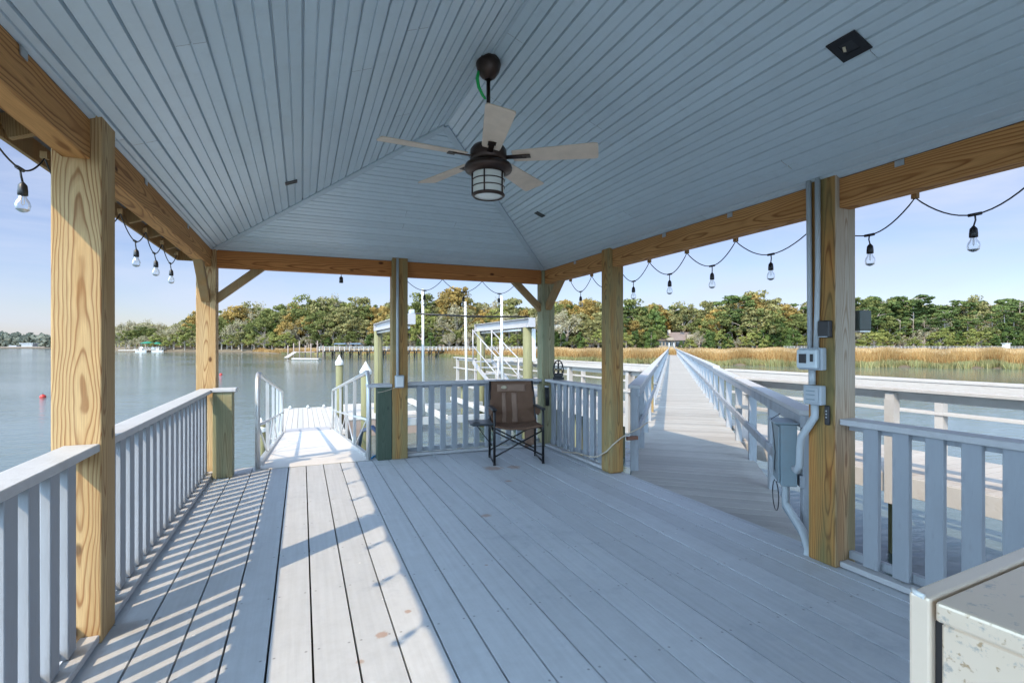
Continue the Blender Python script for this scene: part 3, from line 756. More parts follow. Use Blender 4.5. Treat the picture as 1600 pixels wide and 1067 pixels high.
# ------------------------------------------------------------------ railings
def railing(name, label, p, q, hgt=.95, pitch=.17, bw=.088, bt=.036, capw=.14, inner=1, ends=(0,0), group='balustrades round the pavilion deck'):
    """balustrade between p and q (xy); inner=+1/-1 side of the deck relative to direction p->q (left=+1)"""
    p = Vector((p[0], p[1], 0)); q = Vector((q[0], q[1], 0)); L_ = (q-p).length; d = (q-p)/L_; nn = Vector((-d.y, d.x, 0))
    t = thing(name, label, 'railing', tuple(p), group)
    capc = nn * 0
    MB().bar(p + Vector((0,0,hgt-.02)), q + Vector((0,0,hgt-.02)), capw, .038).build('cap_rail', CAPM, t, bev=.004)
    MB().bar(p - nn*inner*.038 + Vector((0,0,hgt-.06)), q - nn*inner*.038 + Vector((0,0,hgt-.06)), .036, .038).build('top_rail', PAINT, t, bev=.003)
    MB().bar(p - nn*inner*.038 + Vector((0,0,.075)), q - nn*inner*.038 + Vector((0,0,.075)), .036, .05).build('bottom_rail', PAINT, t, bev=.003)
    MB().bar(p + nn*inner*.03 + Vector((0,0,.028)), q + nn*inner*.03 + Vector((0,0,.028)), .075, .034).build('bottom_plate', CAPM, t, bev=.003)
    n = int((L_ - .08) / pitch); off = (L_ - (n-1)*pitch)/2
    me = None
    for i in range(n):
        c = p + d*(off + i*pitch) + nn*inner*.001*0
        mb = MB()
        h0, h1 = .05, hgt-.04
        mb.cbox((0,0,(h0+h1)/2), (bw, bt, h1-h0), Matrix.Rotation(math.atan2(d.y, d.x), 3, 'Z'))
        if me is None:
            o = mb.build('baluster', PAINT, t, origin=(0,0,0), bev=.003); me = o
            o.location = c - p
        else:
            o = me.copy(); col.objects.link(o); o.parent = t; o.location = c - p
        o.rotation_euler = (R(random.uniform(-.25,.25)), 0, R(random.uniform(-.8,.8)))
    return t
railing('balustrade', 'sunlit grey balustrade at the left edge between the two left posts', (-.955, 3.175), (-.955, 6.40), inner=-1)
railing('balustrade', 'grey balustrade cut by the lower left corner in front of the nearest post', (-.955, -.40), (-.955, 2.978), inner=-1)
railing('balustrade', 'shaded blue grey balustrade behind the brown folding chair', (1.235, 6.55), (3.128, 6.55), inner=-1, pitch=.155, bw=.072)
railing('balustrade', 'short dense balustrade from the far corner post to the middle right post', (3.23, 4.965), (3.23, 6.458), inner=1, pitch=.172)
railing('balustrade', 'nearest right balustrade with dark stained slats beside the steel cabinet', (3.23, -.15), (3.23, 2.203), inner=1, pitch=.17)
# stub posts
o = tag(MB().box(-.878, -.692, 6.205, 6.39, .001, .92).build('stub_post', WG, origin=(-.785, 6.3, .4), bev=.006), 'short yellowish timber post beside the left corner post', 'post')
MB().box(-.90, -.655, 6.185, 6.41, .922, .955).build('cap', CAPM, o, bev=.004)
MB().box(-.667, -.650, 6.22, 6.39, .915, .965).build('end_bracket', GALV, o, bev=.003)
o = tag(MB().box(.86, 1.036, 6.435, 6.62, .001, .90).build('stub_post', WD, origin=(.95, 6.5, .4), bev=.006), 'short dark green timber post beside the middle back post', 'post')
MB().box(.74, 1.037, 6.425, 6.64, .902, .94).build('cap', CAPM, o, bev=.004)

# ------------------------------------------------------------------ walkway
WD_ = Vector((math.sin(R(39.7)), math.cos(R(39.7)), 0)); WN = Vector((-WD_.y, WD_.x, 0)); WW = 1.37
R0 = Vector((3.30, 2.45, 0))
def wz(s): return 0.0 if s < 110 else .6*((s-110)/70)**1.3
def clipx(poly, x0):
    out = []
    for i in range(len(poly)):
        a, b = poly[i], poly[(i+1) % len(poly)]
        ia, ib = a[0] >= x0, b[0] >= x0
        if ia: out.append(a)
        if ia != ib:
            t = (x0-a[0])/(b[0]-a[0]); out.append((x0, a[1]+t*(b[1]-a[1])))
    return out
mb = MB(); s = -.3
while s < 180:
    p_ = .145 if s < 40 else .29
    a = R0 + WD_*(s+.003) - WN*.02; b = R0 + WD_*(s+p_-.003) - WN*.02; c = b + WN*(WW+.04); d = a + WN*(WW+.04)
    poly = [(v.x, v.y) for v in (a, b, c, d)]
    poly = clipx(poly, XR + .004)
    if len(poly) >= 3:
        z = wz(s) + random.uniform(-.0015, .0015); mb.prism(poly, z-.036, z-.003)
    s += p_
mb.build('walkway', WALKM, kind='structure', bev=.002)
mb = MB()
for off in (.06, WW/2, WW-.06):
    s = 2.4 if off > .5 else .4
    while s < 176:
        a = R0+WD_*s+WN*off; b = R0+WD_*(s+6)+WN*off
        mb.bar(a+Vector((0,0,wz(s)-.15)), b+Vector((0,0,wz(s+6)-.15)), .045, .2); s += 6
mb.build('walkway_framing', PIERBG, kind='structure')
mb = MB()
s = 4.0
while s < 178:
    for off in (.12, WW-.12):
        a = R0+WD_*s+WN*off; mb.tube([(a.x,a.y,-2.6),(a.x,a.y,wz(s)-.05)], .1, 8)
    s += 3.0
mb.build('walkway_piles', PILED, kind='structure')
def walk_rail(side, s0, label):
    off = 0 if side == 'r' else WW
    P = lambda s, z, dn=0: R0 + WD_*s + WN*(off+dn) + Vector((0,0,wz(s)+z))
    inn = 1 if side == 'r' else -1
    t = thing('walkway_railing', label, 'railing', tuple(P(s0, 0)))
    ss = [s0] + [x for x in (8.2 if side=='r' else 7.9, 30, 60, 90, 110, 120, 130, 140, 150, 160, 170, 178)]
    for nm, z, w, h, dn, mt in (('cap_rail', .95, .14, .038, 0, CAPM), ('top_rail', .885, .036, .09, .045*inn, PAINT), ('mid_rail', .44, .036, .09, .045*inn, PAINT)):
        mb = MB()
        for a, b in zip(ss[:-1], ss[1:]):
            dz = -.03 if (a == s0 and side == 'r') else 0
            mb.bar(P(a, z+dz, dn), P(b-.004, z+dz, dn), w, h)
        mb.build(nm, mt, t, bev=.004)
    me = None; s = s0 + .05; n = 0; stuff = MB()
    s_list = []
    while s < 178: s_list.append(s); s += 1.35
    for i, s in enumerate(s_list):
        wide = .13 if (side == 'r' and abs(s-6.5) < .68) else .088
        rot = Matrix.Rotation(math.atan2(WD_.y, WD_.x), 3, 'Z')
        mat = PAINT
        b0 = -.22
        if i < 92:
            mb = MB(); c = P(s, 0); mb.cbox((c.x, c.y, wz(s)+(b0+.93)/2), (wide, .088, .93-b0), rot)
            m_ = WR if (side == 'l' and i == 4) else mat
            mb.build('rail_post', m_, t, origin=(c.x, c.y, .4+wz(s)), bev=.004)
        else:
            c = P(s, 0); stuff.cbox((c.x, c.y, wz(s)+(b0+.93)/2), (wide, .088, .93-b0), rot)
    if stuff.v:
        o = stuff.build('rail_posts', PAINT, t); o['kind'] = 'stuff'
    return t
walk_rail('l', 1.95, 'left railing of the long walkway to shore, starting behind the middle right post')
walk_rail('r', .22, 'right railing of the long walkway to shore, starting at the post with the conduits')

# ------------------------------------------------------------------ side pier
PX0, PX1 = 6.10, 7.72
PIER = thing('side_pier', 'pale weathered pier crossing behind the walkway railings', 'pier', (6.9, 4, 0))
mb = MB(); mb2 = MB(); y = -7.0
def walk_y(x, off):   # y where the walkway edge crosses x
    return R0.y + (x - R0.x - WN.x*off)/WD_.x*WD_.y + WN.y*off
while y < 21:
    poly = [(PX0-.02, y+.003), (PX1+.02, y+.003), (PX1+.02, y+.137), (PX0-.02, y+.137)]
    # leave the walkway's strip free
    lo0, lo1 = walk_y(PX0, -.03), walk_y(PX1, -.03); hi0, hi1 = walk_y(PX0, WW+.03), walk_y(PX1, WW+.03)
    if y+.137 < lo0 or y > hi1: (mb if y+.137 < lo0 else mb2).prism(poly, -.04, -.006)
    elif y < lo1 + .1 and y+.137 > lo0:
        xa = PX0 + (y+.137-lo0)/(lo1-lo0)*(PX1-PX0)
        if xa < PX1-.05: mb.prism([(xa, y+.003), (PX1+.02, y+.003), (PX1+.02, y+.137), (xa+.05, y+.137)], -.04, -.006)
        if y > hi0:
            xb = PX0 + (y-hi0)/(hi1-hi0)*(PX1-PX0)
            mb2.prism([(PX0-.02, y+.003), (max(PX0,xb-.05), y+.003), (xb, y+.137), (PX0-.02, y+.137)], -.04, -.006)
    elif y > hi0:
        xb = min(PX0 + (y-hi0)/(hi1-hi0)*(PX1-PX0), PX1)
        if xb > PX0+.05: mb2.prism([(PX0-.02, y+.003), (xb, y+.003), (xb, y+.137), (PX0-.02, y+.137)], -.04, -.006)
    y += .14
mb.build('pier_deck', PIERM, PIER)
mb2.build('pier_deck', PIERM, PIER)
mb = MB()
for a, b in ((-7, walk_y(PX0,0)-.05), (walk_y(PX0,WW)+.05, 21)): mb.box(PX0-.045, PX0-.022, a, b, -.22, -.01)
mb.build('fascia_board', PIERM, PIER, bev=.003)
mb = MB()
for a, b in ((-7, walk_y(PX1,0)-.05), (walk_y(PX1,WW)+.05, 21)): mb.box(PX1+.022, PX1+.045, a, b, -.22, -.01)
mb.build('fascia_board', PIERM, PIER, bev=.003)
for y in (-6, -2.5, 1.0, 4.4, 11.0, 14.4, 17.8, 20.6):
    for x in (PX0+.2, PX1-.2):
        MB().tube([(x, y, -2.6), (x, y, -.05)], .13, 10).build('pile', PILE, PIER)
def pier_rail(x, ya, yb, posts, label, inn):
    t = thing('pier_railing', label, 'railing', (x, ya, 0))
    MB().box(x-.08, x+.08, ya, yb, .925, .963).build('cap_rail', PIERM, t, bev=.004)
    MB().box(x-.02+.05*inn, x+.02+.05*inn, ya, yb, .83, .923).build('top_rail', PIERM, t, bev=.003)
    MB().box(x-.07, x+.07, ya, yb, .50, .538).build('mid_rail', PIERM, t, bev=.003)
    for y in posts:
        mb = MB(); mb.box(x-.05, x+.05, y-.05, y+.05, -.31 if x < 7 else -.20, .498); mb.box(x-.05, x+.05, y-.05, y+.05, .54, .828); mb.box(x-.045,x+.045,y-.045,y+.045,.45,.9)
        mb.build('rail_post', PIERM, t)
pier_rail(PX0-.10, -6.9, walk_y(PX0,0)-.1, (3.59, 1.15, -1.3, -3.7, -6.2), 'near white railing of the side pier at right, seen over the right balustrade', 1)
pier_rail(PX1+.10, -6.9, walk_y(PX1,0)-.05, (7.3, 4.07, 1.6, -.9, -3.4, -5.9), 'far white railing of the side pier at right, seen over the right balustrade', -1)
pier_rail(PX0-.10, walk_y(PX0,WW)+.05, 20.9, (8.47, 10.88, 13.3, 15.7, 18.1, 20.5), 'near white railing of the side pier left of the walkway', 1)
pier_rail(PX1+.10, walk_y(PX1,WW)+.05, 20.9, (10.9, 13.35, 15.8, 18.3, 20.7), 'far white railing of the side pier left of the walkway', -1)

# ------------------------------------------------------------------ gangway and floating dock
GANGM = M('bright_gangway_panels', (.66,.64,.62), .5, var=.14, dirt=(.42,.40,.38), dirt_amt=.3)
GY0, GY1, GZ0, GZ1 = 6.67, 14.5, .02, -.83
def gz(y): return GZ0 + (GZ1-GZ0)*(y-GY0)/(GY1-GY0)
GW = thing('gangway', 'aluminium gangway with tube railings sloping down to the floating dock', 'gangway', (.13, GY0, 0))
GX0, GX1 = -.47, .76
mb = MB(); y = GY0 + .15
while y < GY1 - .05:
    y2 = min(y+.62, GY1); mb.add([(GX0+.03,y+.004,gz(y)),(GX1-.03,y+.004,gz(y)),(GX1-.03,y2-.004,gz(y2)),(GX0+.03,y2-.004,gz(y2)),
        (GX0+.03,y+.004,gz(y)-.03),(GX1-.03,y+.004,gz(y)-.03),(GX1-.03,y2-.004,gz(y2)-.03),(GX0+.03,y2-.004,gz(y2)-.03)],
        [(0,1,2,3),(7,6,5,4),(0,4,5,1),(1,5,6,2),(2,6,7,3),(3,7,4,0)]); y += .62
mb.build('tread_panel', GANGM, GW)
MB().add([(GX0,6.47,.012),(GX1,6.47,.012),(GX1,6.85,.014),(GX0,6.85,.014),(GX0,6.47,.004),(GX1,6.47,.004),(GX1,6.85,.004),(GX0,6.85,.004)],
    [(0,1,2,3),(7,6,5,4),(0,4,5,1),(1,5,6,2),(2,6,7,3),(3,7,4,0)]).build('hinge_plate', GANGM, GW)
MB().box(GX0+.06, GX1-.06, GY1-.02, GY1+.55, GZ1+.001, GZ1+.011).build('landing_plate', ALUW, GW)
for x in (GX0, GX1):
    mb = MB(); mb.bar((x,GY0,gz(GY0)-.03),(x,GY1,gz(GY1)-.03),.06,.14); mb.build('side_beam', ALU, GW, bev=.004)
    pts = [(x,6.5,-.05),(x,6.49,.5),(x,6.49,.90),(x,6.53,1.03),(x,6.63,1.085),(x,6.8,1.075)]
    yy = GY0+.4
    while yy < GY1-.15: pts.append((x,yy,gz(yy)+1.08-.02)); yy += 1.2
    pts += [(x,GY1-.1,gz(GY1)+1.04),(x,GY1,gz(GY1)+.96),(x,GY1+.01,gz(GY1)+.5),(x,GY1,gz(GY1))]
    MB().tube(pts, .028, 10).build('handrail', ALU, GW)
    MB().tube([(x,6.49,.50),(x,GY1,gz(GY1)+.52)], .019, 8).build('mid_rail', ALU, GW)
    ys = [8.3, 9.9, 11.5, 13.1]
    for yv in ys: MB().bar((x,yv,gz(yv)-.02),(x,yv,gz(yv)+1.05),.045,.045,up=(0,1,0)).build('upright', ALU, GW)
    mb = MB(); al = [6.5]+ys+[GY1]
    for i, (a, b) in enumerate(zip(al[:-1], al[1:])):
        if i % 2: mb.tube([(x,a,gz(a)),(x,b,gz(b)+.51)], .012, 6)
        else: mb.tube([(x,a,gz(a)+.51),(x,b,gz(b))], .012, 6)
    mb.build('truss_rods', ALU, GW)
DOCKM = M('bleached_dock_boards', (.50,.48,.45), .6, var=.12, vs=4, island=.08, dirt=(.42,.39,.35), dirt_amt=.4)
FD = thing('floating_dock', 'bleached board floating dock at the foot of the gangway', 'dock', (.3, 17, -.85))
mb = MB(); x = -.72
while x < .95:
    mb.box(x+.004, x+.146, 13.9, 20.3 - max(0, (x+.2)*.0), -.885, -.85); x += .15
mb.build('dock_boards', DOCKM, FD, bev=.003)
MB().box(-.70, 1.0, 13.92, 20.28, -1.55, -.887).build('float', PIERBG, FD)
mb = MB(); x = 1.30
while x < 3.6: mb.box(x+.004, x+.146, 16.5, 20.9, -.885, -.85); x += .15
mb.build('side_boards', DOCKM, FD, bev=.003)
MB().box(1.32, 3.58, 16.52, 20.88, -1.55, -.887).build('float', PIERBG, FD)
mb = MB()
for x in (-.4, .2, .75): mb.cbox((x, 20.1, -.80), (.09,.22,.05)); mb.cbox((x, 20.1, -.77), (.06,.3,.025))
mb.build('cleat', WHITE, FD, bev=.008)
def cone_pile(x, y, r, top, label, cone=True):
    t = thing('mooring_pile', label, 'pile', (x, y, -1.4), 'green piles with white caps by the gangway')
    MB().tube([(x,y,-2.6),(x+.01,y,-.5),(x,y,top-.26)], [r*1.05,r,r*.95], 16).build('timber', PILE, t)
    MB().lathe([(r*1.14,top-.34),(r*1.16,top-.25),(.004,top)], (x,y,0), 20, smooth=False).build('cone_cap', WHITE, t)
    return t
cone_pile(1.17, 18.2, .118, 1.12, 'farther green pile with white cone cap standing right of the floating dock')
cone_pile(1.50, 13.4, .130, 1.03, 'nearer green pile with white cone cap behind the right gangway railing')
cone_pile(-.93, 13.9, .11, -.34, 'low white capped pile left of the gangway foot')
t = MB().tube([(.93,6.75,-.3),(.98,6.9,.2),(.9,7.2,.3),(.86,8.2,.1),(.95,9.5,-.4),(1.3,11,-1.0)], .03, 8).build('water_hose', M('dark_blue_hose', (.03,.07,.16), .4))
tag(t, 'dark blue hose slanting beside the right gangway railing', 'hose')
tag(MB().tube([(.80,6.55,.012),(.84,6.62,.02),(.88,6.69,.015),(.86,6.78,-.05)], .012, 8).build('blue_rope', M('blue_rope', (.02,.22,.45), .7)), 'bright blue rope end on the deck edge by the dark green stub post', 'rope')

# ------------------------------------------------------------------ boat lift
BL = thing('boat_lift', 'boat lift on green piles with white top beams and guide poles', 'boat lift', (4, 15, -1.4))
for (x, y, r) in ((2.40,17.8,.15),(2.36,13.3,.13),(5.78,16.9,.15),(5.78,12.9,.14)):
    MB().tube([(x,y,-2.6),(x+.02,y,0),(x,y,1.93)], [r*1.05,r,r*.93], 16).build('pile', PILE, BL)
for x, ya, yb in ((2.40,12.1,18.2),(5.78,12.6,17.3)):
    mb = MB(); mb.box(x-.10, x+.10, ya, yb, 2.17, 2.185); mb.box(x-.012, x+.012, ya, yb, 1.95, 2.17); mb.box(x-.10, x+.10, ya, yb, 1.935, 1.95)
    mb.box(x-.10,x+.10,ya-.008,ya,1.935,2.185); mb.box(x-.10,x+.10,yb,yb+.008,1.935,2.185)
    mb.build('top_beam', ALUW, BL)
    MB().tube([(x-.02,ya+.2,1.87),(x-.02,yb-.2,1.87)], .035, 10).build('winder_tube', ALU, BL)
    for y in (ya+.5, yb-.5): MB().box(x-.07,x+.05,y-.09,y+.09,1.80,1.93).build('bearing_bracket', BLKM, BL, bev=.01)
    for y in (ya+.9, yb-.9): MB().tube([(x-.05,y,1.85),(x-.05,y,-.6)], .006, 6).build('lift_cable', BLKM, BL)
MB().tube([(2.42,12.7,2.23),(4.1,12.75,2.19),(5.78,12.8,2.22)], .022, 8).build('drive_shaft', BLKM, BL)
MB().box(2.40,2.52,12.25,12.45,2.19,2.30).build('motor', BOXM, BL, bev=.02)
MB().box(5.86,5.99,12.80,12.95,1.0,1.9).build('control_box', WHITE, BL, bev=.01)
for x in (3.35, 4.85): MB().box(x-.09,x+.09,12.6,17.2,-.46,-.34).build('bunk', DOCKM, BL, bev=.01)
for y in (13.4, 16.5): MB().box(2.5,5.7,y-.08,y+.08,-.66,-.47).build('cradle_beam', ALU, BL, bev=.006)
for (x, y, lx, ly, top) in ((3.10,14.0,-.02,-.08,2.98),(4.35,14.0,-.06,-.1,2.68),(5.10,13.1,-.05,-.1,2.78)):
    MB().tube([(x+.03,y,-.65),(x,y,1.0),(x+lx,y+ly,top)], .036, 12).build('guide_pole', PVCW, BL)
# boarding steps with white rails
BS = thing('boarding_steps', 'white aluminium boarding steps with slanting handrails beside the boat lift', 'steps', (5.4, 13.6, 0))
A, B = Vector((5.05,14.6,.95)), Vector((5.25,13.0,.12))
for i in range(6):
    c = A.lerp(B, i/5); MB().cbox(c, (.6,.2,.035), Matrix.Rotation(R(-8),3,'Z')).build('step', ALUW, BS)
for dx in (-.3,.3):
    a, b = A+Vector((dx,0,0)), B+Vector((dx,0,0))
    MB().bar(a,b,.03,.12).build('stringer', ALUW, BS)
    up = Vector((0,0,.95)); MB().tube([a+up+Vector((0,.05,0)),b+up], .02, 8).build('handrail', ALUW, BS)
    MB().tube([a+up*.5,b+up*.5], .016, 8).build('handrail', ALUW, BS)
    for f in (0,.33,1): 
        c = a.lerp(b,f); MB().tube([c, c+up], .02, 8).build('upright', ALUW, BS)

# ------------------------------------------------------------------ ceiling fan
FX, FYY = 1.12, 3.12
FAN = thing('ceiling_fan', 'bronze ceiling fan with five pale wooden blades and drum light', 'ceiling fan', (FX, FYY, 3.26))
MB().lathe([(.002,3.275),(.075,3.27),(.082,3.235),(.07,3.19),(.045,3.155),(.022,3.14)], (FX,FYY,0), 28).build('canopy', BRONZE, FAN)
MB().tube([(FX,FYY,3.15),(FX,FYY,2.74)], .013, 12).build('downrod', BRONZE, FAN)
MB().lathe([(.014,2.76),(.03,2.755),(.036,2.72),(.10,2.705),(.118,2.68),(.12,2.62),(.105,2.60),(.085,2.59)], (FX,FYY,0), 32).build('motor', BRONZE, FAN)
MB().lathe([(.085,2.60),(.15,2.585),(.156,2.565),(.15,2.545),(.12,2.535),(.11,2.53)], (FX,FYY,0), 36).build('shade_ring', BRONZE, FAN)
dr = MB().lathe([(.094,2.555),(.1,2.53),(.1,2.40),(.094,2.385),(.05,2.382),(.001,2.382)], (FX,FYY,0), 36).build('glass_drum', GLASSW, FAN)
mb = MB()
def ring(mb, r, z, th, n=32):
    mb.tube([(FX+r*math.cos(2*math.pi*k/n), FYY+r*math.sin(2*math.pi*k/n), z) for k in range(n+1)], th, 6, cap=False)
for z in (2.53, 2.485, 2.44): ring(mb, .104, z, .0035)
ring(mb, .101, 2.39, .008); ring(mb, .096, 2.383, .006)
for k in range(5):
    a = R(20+72*k); mb.tube([(FX+.105*math.cos(a),FYY+.105*math.sin(a),2.545),(FX+.105*math.cos(a),FYY+.105*math.sin(a),2.385)], .005, 6)
mb.build('cage', BRONZE, FAN)
def cam_dir(a):   # angle in view-aligned plan
    return Vector((CY*math.cos(a)+SY*math.sin(a), -SY*math.cos(a)+CY*math.sin(a), 0))
for k in range(5):
    a = R(-10 + 72*k); d = cam_dir(a); e = Vector((-d.y, d.x, 0)); c = Vector((FX, FYY, 2.635))
    pit = R(-13); ez = e*math.cos(pit) + Vector((0,0,math.sin(pit)))*1
    ez.normalize()
    nv = d.cross(ez).normalized()
    prof = [(.16,.054),(.19,.060),(.45,.072),(.68,.083),(.70,.078),(.705,.06)]
    vs = []; 
    for r, w in prof:
        for sgn in (-1, 1):
            for hh in (-.004, .004): vs.append(c + d*r + ez*sgn*w + nv*hh)
    fs = []
    for i in range(len(prof)-1):
        b = 4*i; fs += [(b,b+2,b+6,b+4),(b+1,b+5,b+7,b+3),(b,b+4,b+5,b+1),(b+2,b+3,b+7,b+6)]
    fs += [(0,1,3,2),(20,22,23,21)]
    bl = MB().add(vs, fs).build('blade', BLADE, FAN, bev=.002)
    mb = MB().bar(c+d*.09-nv*.006, c+d*.25-nv*.0085, .034, .007, up=nv); mb.cbox(c+d*.25-nv*.0085,(.05,.05,.006),Matrix.Rotation(math.atan2(d.y,d.x),3,'Z'))
    mb.build('blade_iron', BRONZE, bl)
g = MB()
p0 = Vector((FX-.075, FYY-.02, 3.17))
g.tube([p0, p0+Vector((-.008,0,-.05)), p0+Vector((.002,0,-.10)), p0+Vector((.03,0,-.15)), p0+Vector((.05,0,-.17))], [.008,.012,.011,.01,.006], 8)
tag(g.build('green_tag', GREEN), 'small bright green plastic tie hanging beside the fan canopy', 'plastic tie')

# recessed ceiling openings
def ceil_pt(x, y):
    if y > RF and (y-RF)/(FY-RF) > abs(x-RX)/XE: return Vector((x, y, RZ - SH*(y-RF)))
    return Vector((x, y, RZ - SL*abs(x-RX)))
def ceil_fix(x, y, sx, sy, name, label, cat, rim=.03):
    c = ceil_pt(x, y); sg = 1 if x > RX else -1
    rot = Matrix.Rotation(math.atan(SL)*sg, 3, 'Y')
    t = thing(name, label, cat, tuple(c))
    mb = MB(); f = Vector((0,0,-.004))
    for (ox, oy, w, h) in ((0, sy/2-rim/2, sx, rim), (0, -sy/2+rim/2, sx, rim), (sx/2-rim/2, 0, rim, sy-2*rim), (-sx/2+rim/2, 0, rim, sy-2*rim)):
        mb.cbox(c + rot @ Vector((ox, oy, -.004)), (w, h, .006), rot)
    mb.build('frame', BLKM, t)
    mb = MB().cbox(c + rot @ Vector((0,0,-.0025)), (sx-2*rim+.002, sy-2*rim+.002, .003), rot); mb.build('dark_opening', BLACK, t)
    return t, c, rot
SPK, c, rot = ceil_fix(2.347, 1.59, .135, .135, 'ceiling_speaker_box', 'large black square box with torn hole in the right ceiling slope', 'ceiling box', .036)
MB().cbox(c + rot @ Vector((.0,.02,-.006)), (.03,.012,.003), rot @ Matrix.Rotation(.4,3,'Z')).build('torn_flap', CREAM, SPK)
ceil_fix(-.086, 4.74, .10, .075, 'ceiling_vent', 'small dark rectangular opening in the left ceiling slope', 'ceiling vent', .012)
ceil_fix(2.33, 4.88, .10, .075, 'ceiling_vent', 'small dark rectangular opening in the right ceiling slope above the middle right post', 'ceiling vent', .012)

# ------------------------------------------------------------------ string lights
def string(name, label, pts, sag_z, peak_z, bulbz, axis):
    """pts: junction positions in order along a line; peaks halfway"""
    t = thing(name, label, 'string light', tuple(pts[0]))
    P = [Vector(p) for p in pts]; cord = []
    rr = random.Random(len(pts))
    first = P[0] + (P[0]-P[1])*.5; seq = [first]
    for i, p in enumerate(P):
        nx = P[i+1] if i+1 < len(P) else p + (p-P[i-1])
        f = rr.uniform(.42,.6); seq += [p, p.lerp(nx, f)]
    path = []
    for i in range(len(seq)-1):
        a, b = seq[i], seq[i+1]; up = (i % 2 == 0)
        for k in range(8):
            u = k/8; v = u if up else 1-u    # 0 at peak, 1 at junction
            z = peak_z + (sag_z-peak_z)*(math.sin(v*math.pi/2)**.9)
            q = a.lerp(b, u); path.append((q.x, q.y, z))
    path.append((seq[-1].x, seq[-1].y, peak_z))
    MB().tube(path, .0042, 6).build('cord', CORD, t)
    pk = MB()
    for i in range(0, len(seq), 2):
        pk.cbox((seq[i].x, seq[i].y, peak_z+.012), (.03,.03,.035))
    pk.build('cord_clips', WK, t)
    for p in P:
        j = Vector((p.x, p.y, sag_z)); tz = rr.uniform(-.012,.012)
        so = MB(); so.tube([j+Vector((0,-.03,0)) if axis=='y' else j+Vector((-.03,0,0)), j+Vector((0,.03,0)) if axis=='y' else j+Vector((.03,0,0))], .009, 8)
        so.tube([j, j+Vector((tz*.5,0,-.03)), j+Vector((tz,tz,-.062))], .0045, 6)
        q = j + Vector((tz, tz, 0))
        so.lathe([(.004,-.058),(.009,-.064),(.017,-.075),(.0195,-.10),(.0195,-.122),(.014,-.123)], q, 12)
        s_ = so.build('socket', BLACK, t)
        MB().lathe([(.013,-.120),(.016,-.135),(.026,-.152),(.030,-.170),(.026,-.186),(.014,-.197),(.001,-.2)], q, 16).build('bulb', GLASS, s_)
        fb = MB().tube([q+Vector((-.004,0,-.122)),q+Vector((-.006,0,-.16)),q+Vector((0,0,-.168)),q+Vector((.006,0,-.16)),q+Vector((.004,0,-.122))], .0013, 4)
        fb.build('filament', CREAM, s_)
        MB().lathe([(.0265,-.1885),(.021,-.194),(.012,-.200),(.001,-.203)], q, 16).build('silvered_tip', GALV, s_)
    return t
string('string_light', 'string of clear bulbs under the left eave beside the nearest post', [(-1.22, y, 0) for y in (-1.2,-.6,0.02,.62,1.2,1.85,2.42,3.08,3.62,4.22,4.86,5.42,6.02)], 2.24, 2.375, 0, 'y')
string('string_light', 'string of clear bulbs hanging under the right beam over the walkway', [(3.40, y, 0) for y in (.4,1.02,1.61,2.17,2.92,3.54,4.11,4.71,5.3,5.87)], 2.13, 2.30, 0, 'y')
string('string_light', 'short string of bulbs under the back beam in front of the guide poles', [(x, 6.70, 0) for x in (1.50,2.04,2.57)], 2.15, 2.31, 0, 'x')
t = thing('socket_light', 'single bulb socket hanging alone under the back beam left of the middle post', 'light bulb', (.446, 6.6, 2.29))
so = MB(); so.tube([(.446,6.6,2.29),(.446,6.6,2.26)], .004, 6); so.lathe([(.006,2.27),(.022,2.255),(.024,2.19),(.014,2.189)], (.446,6.6,0), 12); so.build('socket', BLACK, t)

# ------------------------------------------------------------------ electrics on the right post
PFX = 3.13
def wirepipe(pts, r, mat, name, label, cat='conduit', n=12): return tag(MB().tube(pts, r, n).build(name, mat), label, cat)
wirepipe([(PFX-.018,2.378,2.505),(PFX-.018,2.372,1.9),(PFX-.018,2.368,1.40)], .0165, PVC, 'conduit', 'left of the two long grey conduits on the right post below the ceiling')
wirepipe([(PFX-.018,2.315,2.505),(PFX-.018,2.312,1.9),(PFX-.022,2.318,1.55),(PFX-.022,2.322,1.40)], .0165, PVC, 'conduit', 'right of the two long grey conduits on the right post below the ceiling')
t = thing('switch_box', 'grey weatherproof box with clear window under the two long conduits', 'switch box', (PFX-.04, 2.35, 1.32))
MB().box(PFX-.05, PFX-.002, 2.262, 2.432, 1.255, 1.40).build('box', BOXM, t, bev=.006)
MB().box(PFX-.085, PFX-.052, 2.275, 2.42, 1.265, 1.39).build('clear_cover', M('smoky_cover', (.55,.62,.66), .12, var=.1), t, bev=.008)
MB().cbox((PFX-.088, 2.37, 1.33), (.004,.05,.06)).cbox((PFX-.089,2.305,1.335),(.004,.02,.05)).build('switches', BLACK, t)
t = thing('outlet_box', 'smaller grey outlet box with latched cover below the clear windowed box', 'outlet box', (PFX-.04, 2.33, 1.09))
MB().box(PFX-.055, PFX-.002, 2.265, 2.392, 1.03, 1.155).build('box', BOXM, t, bev=.006)
MB().box(PFX-.066, PFX-.057, 2.28, 2.377, 1.045, 1.142).build('cover', BOXM, t, bev=.004)
mb = MB()
for z in (1.065,1.095,1.12): mb.box(PFX-.070,PFX-.067,2.30,2.36,z-.004,z+.003)
mb.build('embossing', PANEL, t)
wirepipe([(PFX-.03,2.345,1.253),(PFX-.03,2.345,1.158)], .021, PVC, 'conduit', 'short thick grey conduit joining the two boxes on the right post')
wirepipe([(PFX-.03,2.325,1.028),(PFX-.03,2.325,.95),(PFX-.03,2.37,.88),(PFX-.02,2.43,.80),(PFX+.0,2.455,.72),(PFX+.0,2.46,.60),(PFX+.02,2.49,.555),(PFX+.08,2.56,.55)], .024, PVC, 'conduit', 'grey conduit bending from the outlet box down to the electrical panel')
